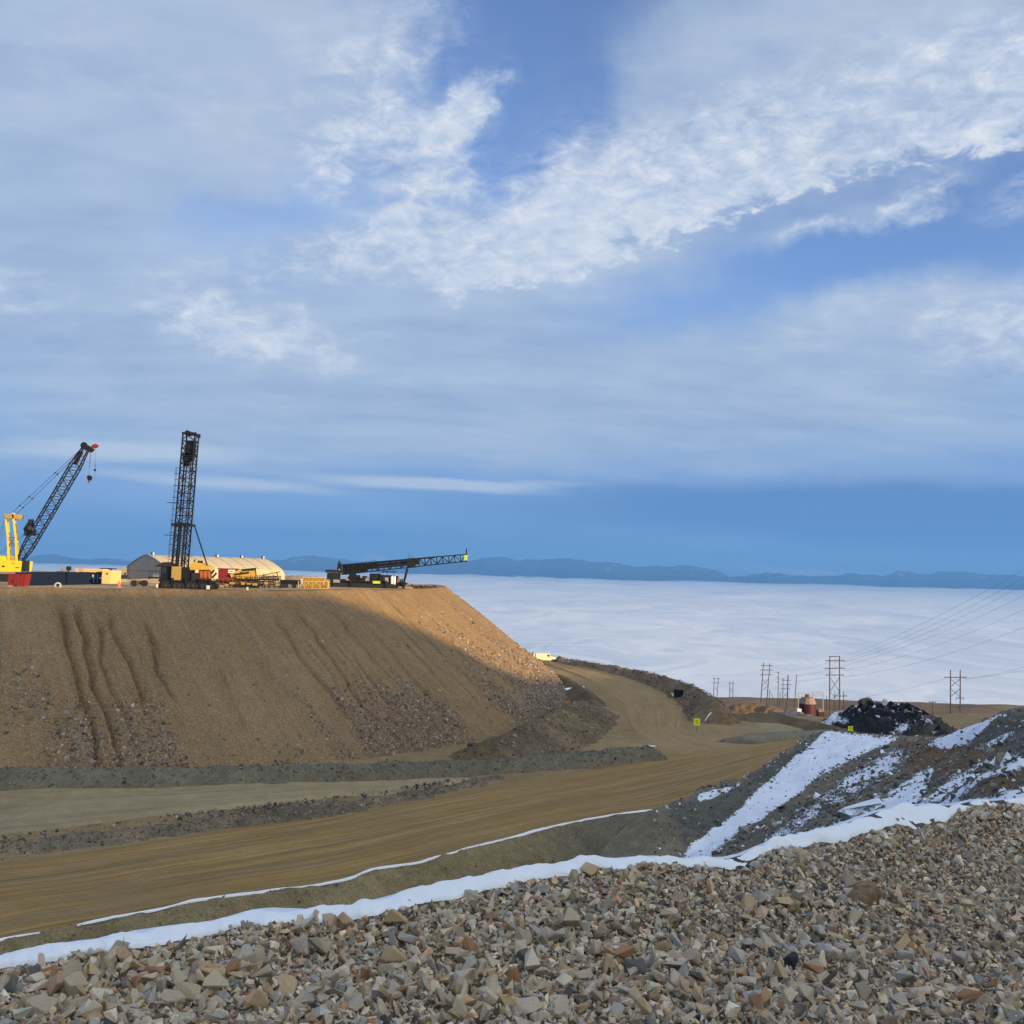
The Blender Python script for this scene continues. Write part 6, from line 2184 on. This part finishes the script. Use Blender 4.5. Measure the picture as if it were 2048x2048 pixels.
def black_sign():
    g = G(1356, 1404)
    D = g[1]
    T = Thing('black_board', 'black rectangular board with a white wedge beside the ramp road', 'board', g)
    xa, xb = P(1347.5, 1387, D)[0], P(1366.5, 1387, D)[0]
    z0, z1 = P(1357, 1394.5, D)[2], P(1357, 1379.5, D)[2]
    T.part('board', MB().box(xa, xb, D - 0.1, D, z0, z1), paint('matt_black', (0.006, 0.006, 0.007), 0.8, wear=0.0))
    for x in (xa + 0.3, xb - 0.4):
        T.part('post', MB().box(x, x + 0.12, D + 0.02, D + 0.14, g[2] - 0.3, z1 - 0.1), M_dark)
    T.part('white_wedge', MB().prism([(P(1341.5, 1386, D)[0], D - 0.06, P(1341.5, 1386, D)[2]), (xa - 0.02, D - 0.06, P(1347, 1387, D)[2]), (xa - 0.02, D - 0.06, P(1347, 1392.5, D)[2]), (P(1346, 1392, D)[0], D - 0.06, P(1346, 1392, D)[2])], (0, 0.25, 0)), M_white)


black_sign()


# ---------------------------------------------------------------- black snowy heap with shrubs
M_heap = earth('black_heap', [(0.02, 0.021, 0.024), (0.035, 0.034, 0.034), (0.06, 0.052, 0.045)], 0.15, 0.9, 3.5, 1.0, 0.6, use_col=True, snow=True, fine_amt=0.5)
HEAP = [P(1648, 1452, 256), P(1685, 1430, 255), P(1722, 1413, 252), P(1755, 1409, 250), P(1790, 1413, 248), P(1825, 1421, 245), P(1862, 1438, 241)]


def c_heap(x, y, h):
    px, py = proj(np.stack([x, y, h + gz(x, y)], -1))
    t = sstep(1800, 1860, px + 30 * fbm(x / 4, y / 4, 6, 3))
    return lerpc((0.03, 0.031, 0.034), (0.10, 0.082, 0.066), t)


def s_heap(x, y, z):
    px, py = proj(np.stack([x, y, z], -1))
    return np.clip(0.24 + 0.9 * fbm(x / 5, y / 5, 8, 3)  - 0.30 * sstep(1790, 1850, px), 0, 0.8)


ridge('rubble_heap', HEAP, 0.62, 0.45, M_heap, cols=c_heap, seed=130, amp=1.3, rnd=1.5, wob=1.0, snow=s_heap)
r_ = np.random.default_rng(44)
hp = resample(np.array(HEAP), 0.1)
k_ = r_.integers(0, len(hp), 1800)
dd_ = np.abs(r_.normal(0, 3.2, 1800))
hpp = hp[k_] + np.column_stack([r_.normal(0, 0.6, 1800), -dd_, -0.60 * dd_ + 0.15])
scatter('heap_rubble', hpp, np.minimum(0.42 * np.exp(r_.normal(0.1, 0.6, 1800)), 1.9), M_stoneF, pal=[((0.02, 0.02, 0.023), 8), ((0.10, 0.085, 0.072), 5), ((0.78, 0.81, 0.87), 3.5)], seed=45)


def shrub(px, py, w, hgt, D, label, seed):
    r = np.random.default_rng(seed)
    base = P(px, py, D)
    s = D / FPX
    T = empty('shrub', tuple(map(float, base)), 0, label, 'shrub', 'dark shrubs on the snowy heap')
    W, H = w * s, hgt * s
    mb = MB()
    for k in range(5):
        a = r.uniform(0, 6.28)
        mb.tube((0, 0, -0.3), (W * 0.3 * math.cos(a), W * 0.3 * math.sin(a), H * r.uniform(0.5, 0.8)), 0.07, 5, 0.02)
    mb.build('trunk', M_wood, T)
    mb = MB()
    for k in range(420):
        v = r.normal(size=3)
        v /= np.linalg.norm(v)
        v *= r.uniform(0.35, 1.0) ** 0.5
        cl = 1 + 0.35 * math.sin(v[0] * 6 + seed) * math.cos(v[2] * 5)
        p = np.array([v[0] * W * 0.5 * cl, v[1] * W * 0.45, H * 0.62 + v[2] * H * 0.36 * cl])
        a, b_ = r.normal(size=3), r.normal(size=3)
        a *= 0.13 * (W / 2) ** 0.5 / np.linalg.norm(a)
        b_ *= 0.07 * (W / 2) ** 0.5 / np.linalg.norm(b_)
        mb.add([p - a, p + b_, p + a, p - b_], [(0, 1, 2, 3)])
    mb.build('foliage', M_leaf, T)


M_leaf = paint('dark_evergreen', (0.028, 0.036, 0.022), 0.8, wear=0.3, dirt=(0.05, 0.045, 0.025))
shrub(1709, 1422, 17, 12, 253, 'leftmost round dark shrub left of the snowy heap', 1)
shrub(1743, 1413, 23, 12, 250, 'broad dark shrub on top of the snowy heap', 2)
shrub(1785, 1413, 9, 9, 248, 'small dark shrub at the middle of the heap crest', 3)
shrub(1816, 1418, 15, 11, 245, 'dark shrub at the right end of the heap crest', 4)
shrub(1772, 1412, 7, 7, 249, 'tiny shrub between the broad and the small one on the heap', 5)
shrub(1832, 1425, 9, 6, 244, 'low dark shrub on the right shoulder of the heap', 6)

# sunlit rocky rise beyond the bench
ridge('rocky_rise', [P(1466, 1423, 345), P(1490, 1410, 350), P(1520, 1409, 350), P(1545, 1416, 345)], 0.32, 0.9, M_plain, base=lambda x, y: np.minimum(plain_z(x, y), -46), seed=140, amp=1.2)
ridge('rocky_rise', [P(1560, 1424, 330), P(1590, 1424, 333), P(1630, 1434, 325), P(1660, 1440, 318)], 0.3, 0.9, earth('grey_rise', [(0.08, 0.075, 0.07), (0.12, 0.105, 0.09), (0.30, 0.30, 0.31)], 0.1, 0.5, 2.0, 0.9, 0.5), base=lambda x, y: np.minimum(plain_z(x, y), -44), seed=141, amp=1.0)


# ---------------------------------------------------------------- maroon tank house and switchyard
def build_tank():
    D = 345.0
    c = lambda px, py, dd=0.0: P(px, py, D + dd)
    cx = c(1620, 1420)[0]
    r = (c(1637, 1420)[0] - c(1603, 1420)[0]) / 2
    zb, zt, zc = c(1620, 1441)[2] - 1.5, c(1620, 1409)[2], c(1620, 1397)[2]
    T = Thing('tank_house', 'maroon round tank with a faded pink hipped roof and cupola', 'tank', (cx, D + r, zb))
    T.part('tank', MB().tube((cx, D + r, zb), (cx, D + r, zt), r, 28), M_maroon)
    mb = MB()
    n = 12
    low = [(cx + r * 1.02 * math.cos(6.283 * k / n), D + r + r * 1.02 * math.sin(6.283 * k / n), zt + 0.02) for k in range(n)]
    top = [(cx + r * 0.72 * math.cos(6.283 * k / n), D + r + r * 0.72 * math.sin(6.283 * k / n), zc) for k in range(n)]
    mb.add(low + top, [(k, (k + 1) % n, n + (k + 1) % n, n + k) for k in range(n)] + [tuple(range(n, 2 * n)), tuple(range(n - 1, -1, -1))])
    roof = T.part('roof', mb, M_pinkroof)
    T.part('cupola', MB().tube((cx - 0.2, D + r, zc - 0.2), (cx - 0.2, D + r, zc + 1.0), 0.65, 10), M_woodr, roof)
    T.part('annex', pbox(1637.5, 1424, 1649, 1437, D + 2, 3.0), M_maroon)
    T.part('annex_roof', pbox(1637, 1419, 1645, 1424, D + 2, 3.0), M_pinkroof)
    T2 = Thing('white_van', 'small white van parked left of the maroon tank', 'van', (c(1599, 1425)[0], D, c(1599, 1428)[2]))
    T2.part('body', pbox(1595, 1418, 1603, 1423.5, D - 3, 2.0), M_white)
    T2.part('lower_body', pbox(1595, 1423.5, 1604, 1428, D - 3.1, 2.1), M_dark)
    for k, (x0, x1, y0, y1, yb, Dk, lb) in enumerate(((1596, 1620, 1387, 1394, 1420, 400, 'grey steel gantry left behind the maroon tank'), (1624.5, 1647, 1384.5, 1391, 1418, 410, 'grey steel gantry right behind the maroon tank'))):
        cc = lambda px, py: P(px, py, Dk)
        T3 = Thing('switchyard_gantry', lb, 'gantry', cc((x0 + x1) / 2, yb), 'switchyard gantries behind the tank')
        for x in (x0 + 0.8, x1 - 0.8):
            T3.part('post', MB().bar(cc(x, y0), cc(x, yb + 6), 0.3), M_steel)
        for y in (y0, y1):
            T3.part('beam', MB().bar(cc(x0, y), cc(x1, y), 0.28), M_steel)
        for x in np.linspace(x0 + 3, x1 - 3, 4):
            T3.part('insulator', MB().tube(cc(x, y0 + 0.2), cc(x, y0 - 1.6), 0.16, 6), M_steel)
        T3.part('brace', MB().bar(cc(x0 + 1, y1), cc(x1 - 1, y0), 0.12), M_steel)


build_tank()


# ---------------------------------------------------------------- power line structures
def h_frame(lb, D, lx, lt, rx, rt, lbx, lby, rbx, rby, arms, xs, mat, pw=0.34, group='wooden H-frame power pylons'):
    c = lambda px, py, dd=0.0: P(px, py, D + dd)
    T = Thing('power_pylon', lb, 'power pylon', c((lbx + rbx) / 2, (lby + rby) / 2), group)
    for (tx, ty, bx, by) in ((lx, lt, lbx, lby), (rx, rt, rbx, rby)):
        b = c(bx, by)
        t = c(tx, ty)
        T.part('pole', MB().tube(b + (b - t) * 0.15, t, pw * 0.62, 8, pw * 0.42), mat)
    for (x0, x1, y, ins) in arms:
        a = T.part('crossarm', MB().bar(c(x0, y, -0.25), c(x1, y, -0.25), 0.30, 0.34), mat)
        for k in range(ins):
            x = x0 + (x1 - x0) * (0.03 + 0.94 * k / max(1, ins - 1))
            T.part('insulator', MB().tube(c(x, y, -0.25), c(x, y + 4.0 * 440 / D * 1.0, -0.25), 0.11, 6), M_steel, a)
    f = lambda k, y: (lx + (lbx - lx) * (y - lt) / (lby - lt)) if k == 0 else (rx + (rbx - rx) * (y - rt) / (rby - rt))
    for (y0, y1) in xs:
        T.part('brace', MB().bar(c(f(0, y0), y0, 0.2), c(f(1, y1), y1, 0.2), 0.17), mat)
        T.part('brace', MB().bar(c(f(1, y0), y0, 0.35), c(f(0, y1), y1, 0.35), 0.17), mat)


h_frame('tallest reddish H-frame pylon right of the maroon tank', 441, 1659.5, 1312, 1679, 1312, 1659.5, 1428, 1679.5, 1430, [(1659, 1680, 1313, 0), (1651, 1689, 1321.5, 3), (1650, 1690, 1336.5, 3), (1651.5, 1688, 1350, 3)], [(1354, 1384), (1384, 1402)], M_woodr, 0.5)
h_frame('dark H-frame pylon with one crossarm standing apart on the right', 430, 1901, 1339.5, 1920.5, 1340, 1901, 1442, 1920.5, 1448, [(1889, 1933, 1354.5, 3), (1912, 1928, 1396, 2)], [(1358, 1374), (1377, 1394)], M_wood, 0.5)
h_frame('H-frame pylon with three crossarms left of the single poles', 600, 1527, 1325, 1540, 1326.5, 1521.5, 1405, 1533.5, 1405, [(1522, 1545, 1331, 3), (1520, 1545, 1340, 3), (1521, 1543.5, 1349.5, 3)], [(1358, 1371), (1371, 1382)], M_woodr, 0.5)
h_frame('leftmost pale H-frame pylon far out on the plain', 900, 1428.5, 1355, 1437, 1355, 1427, 1394, 1434, 1394, [(1426, 1439, 1357.5, 2), (1426, 1439, 1365.5, 2)], [(1372, 1382)], M_wood, 0.5)
h_frame('second pale H-frame pylon from the left on the plain', 880, 1459.5, 1363, 1466, 1362.5, 1459, 1399, 1465.5, 1399, [(1457, 1468.5, 1367, 2)], [(1376, 1386)], M_wood, 0.5)
h_frame('slim H-frame pylon behind the dark single pole', 700, 1566.5, 1356, 1576, 1355, 1565, 1408, 1575.5, 1408, [(1562.5, 1581, 1360.5, 3), (1561.5, 1582.5, 1369, 3), (1562, 1580, 1377.5, 3)], [(1384, 1396)], M_woodr, 0.45)


def pole(lb, D, tx, ty, bx, by, arms=(), mat=None, stay=None, pw=0.36):
    c = lambda px, py, dd=0.0: P(px, py, D + dd)
    T = Thing('power_pole', lb, 'power pole', c(bx, by), 'single wooden power poles')
    b, t = c(bx, by), c(tx, ty)
    T.part('pole', MB().tube(b + (b - t) * 0.15, t, pw * 0.62, 8, pw * 0.42), mat or M_wood)
    for (x0, x1, y) in arms:
        a = T.part('crossarm', MB().bar(c(x0, y, -0.25), c(x1, y, -0.25), 0.26, 0.3), mat or M_wood)
        for x in (x0 + 0.6, x1 - 0.6):
            T.part('insulator', MB().tube(c(x, y, -0.25), c(x, y - 2, -0.25), 0.12, 6), M_steel, a)
    if stay:
        T.part('stay', MB().bar(c(*stay[0]), c(*stay[1]), 0.2), mat or M_wood)


pole('tall single pole with side insulators right of the three-arm pylon', 560, 1557.5, 1343, 1555.5, 1408, [(1553.5, 1558, 1345), (1553.5, 1558, 1354), (1553.5, 1558, 1364)])
pole('short single pole beside the tall pole with side insulators', 540, 1560.5, 1384, 1559.5, 1410)
pole('thick dark single pole in front of the slim pylon', 480, 1576, 1350, 1574.5, 1415, pw=0.55, mat=M_woodr)
pole('leaning bare pole left of the switchyard gantries', 500, 1593.5, 1349, 1588.5, 1417)
pole('short braced pole right of the three-arm pylon', 590, 1539.5, 1379, 1538.5, 1405, stay=((1540, 1383, 0), (1551, 1405, 0)))
pole('low T pole right of the tallest pylon', 435, 1687.5, 1383, 1687, 1428, [(1680, 1694, 1392)])
pole('low T pole inside the legs of the tallest pylon', 455, 1669.5, 1383, 1669, 1420, [(1667, 1682, 1392)], pw=0.3)
pole('short T pole between the snowy heap and the dark pylon', 420, 1865, 1403, 1865, 1432, [(1857.5, 1872, 1404)])
pole('tiny far pole on the field at the right edge', 600, 2010, 1421, 2010, 1434)
pole('thin pole right behind the maroon tank', 470, 1653, 1392, 1653, 1425, pw=0.28)


# ---------------------------------------------------------------- overhead wires
def wire(lb, a, b, sag, grp, r=0.032):
    n = 24
    pts = [a + (b - a) * k / n - np.array((0, 0, sag * 4 * (k / n) * (1 - k / n))) for k in range(n + 1)]
    mb = MB()
    for p, q in zip(pts[:-1], pts[1:]):
        mb.tube(p, q, r, 5)
    o = mb.build('power_cable', M_wire)
    setprops(o, lb, 'power cable', grp)


GW = 'overhead cables from the tallest pylon'
CAB = ['topmost of the six cables rising from the tallest pylon to the right edge', 'second highest of the six cables rising from the tallest pylon', 'third highest of the six cables rising from the tallest pylon', 'third lowest of the six cables rising from the tallest pylon', 'second lowest of the six cables rising from the tallest pylon', 'lowest of the six cables rising from the tallest pylon to the right edge']
for k, (px, py, ex, ey) in enumerate(((1651, 1326, 2150, 1078), (1670, 1325, 2150, 1096), (1689, 1324, 2150, 1112), (1650, 1341, 2150, 1140), (1689, 1341, 2150, 1170), (1688, 1354, 2150, 1212))):
    wire(CAB[k], P(px, py, 440.7), P(ex, ey, 300), 3.2, GW)
for (px, py, ex, ey, lb) in ((1889, 1358, 1651, 1404, 'faint cable sloping down left from the dark right-hand pylon'), (1933, 1358, 2150, 1300, 'upper cable leaving the dark pylon towards the right edge'), (1911, 1358, 2150, 1316, 'lower cable leaving the dark pylon towards the right edge')):
    wire(lb, P(px, py, 429.7), P(ex, ey, 446 if ex < 2000 else 300), 1.2, 'overhead cables from the dark right-hand pylon', 0.03)
for k in range(3):
    wire(['upper', 'middle', 'lower'][k] + ' faint cable between the three-arm pylon and the tallest pylon', P(1545, 1333 + 9 * k, 600), P(1651, 1326 + 14 * k, 441), 2.5, 'overhead cables between the pylons', 0.028)
USE_HAZE = True
if USE_HAZE:
    build_haze()
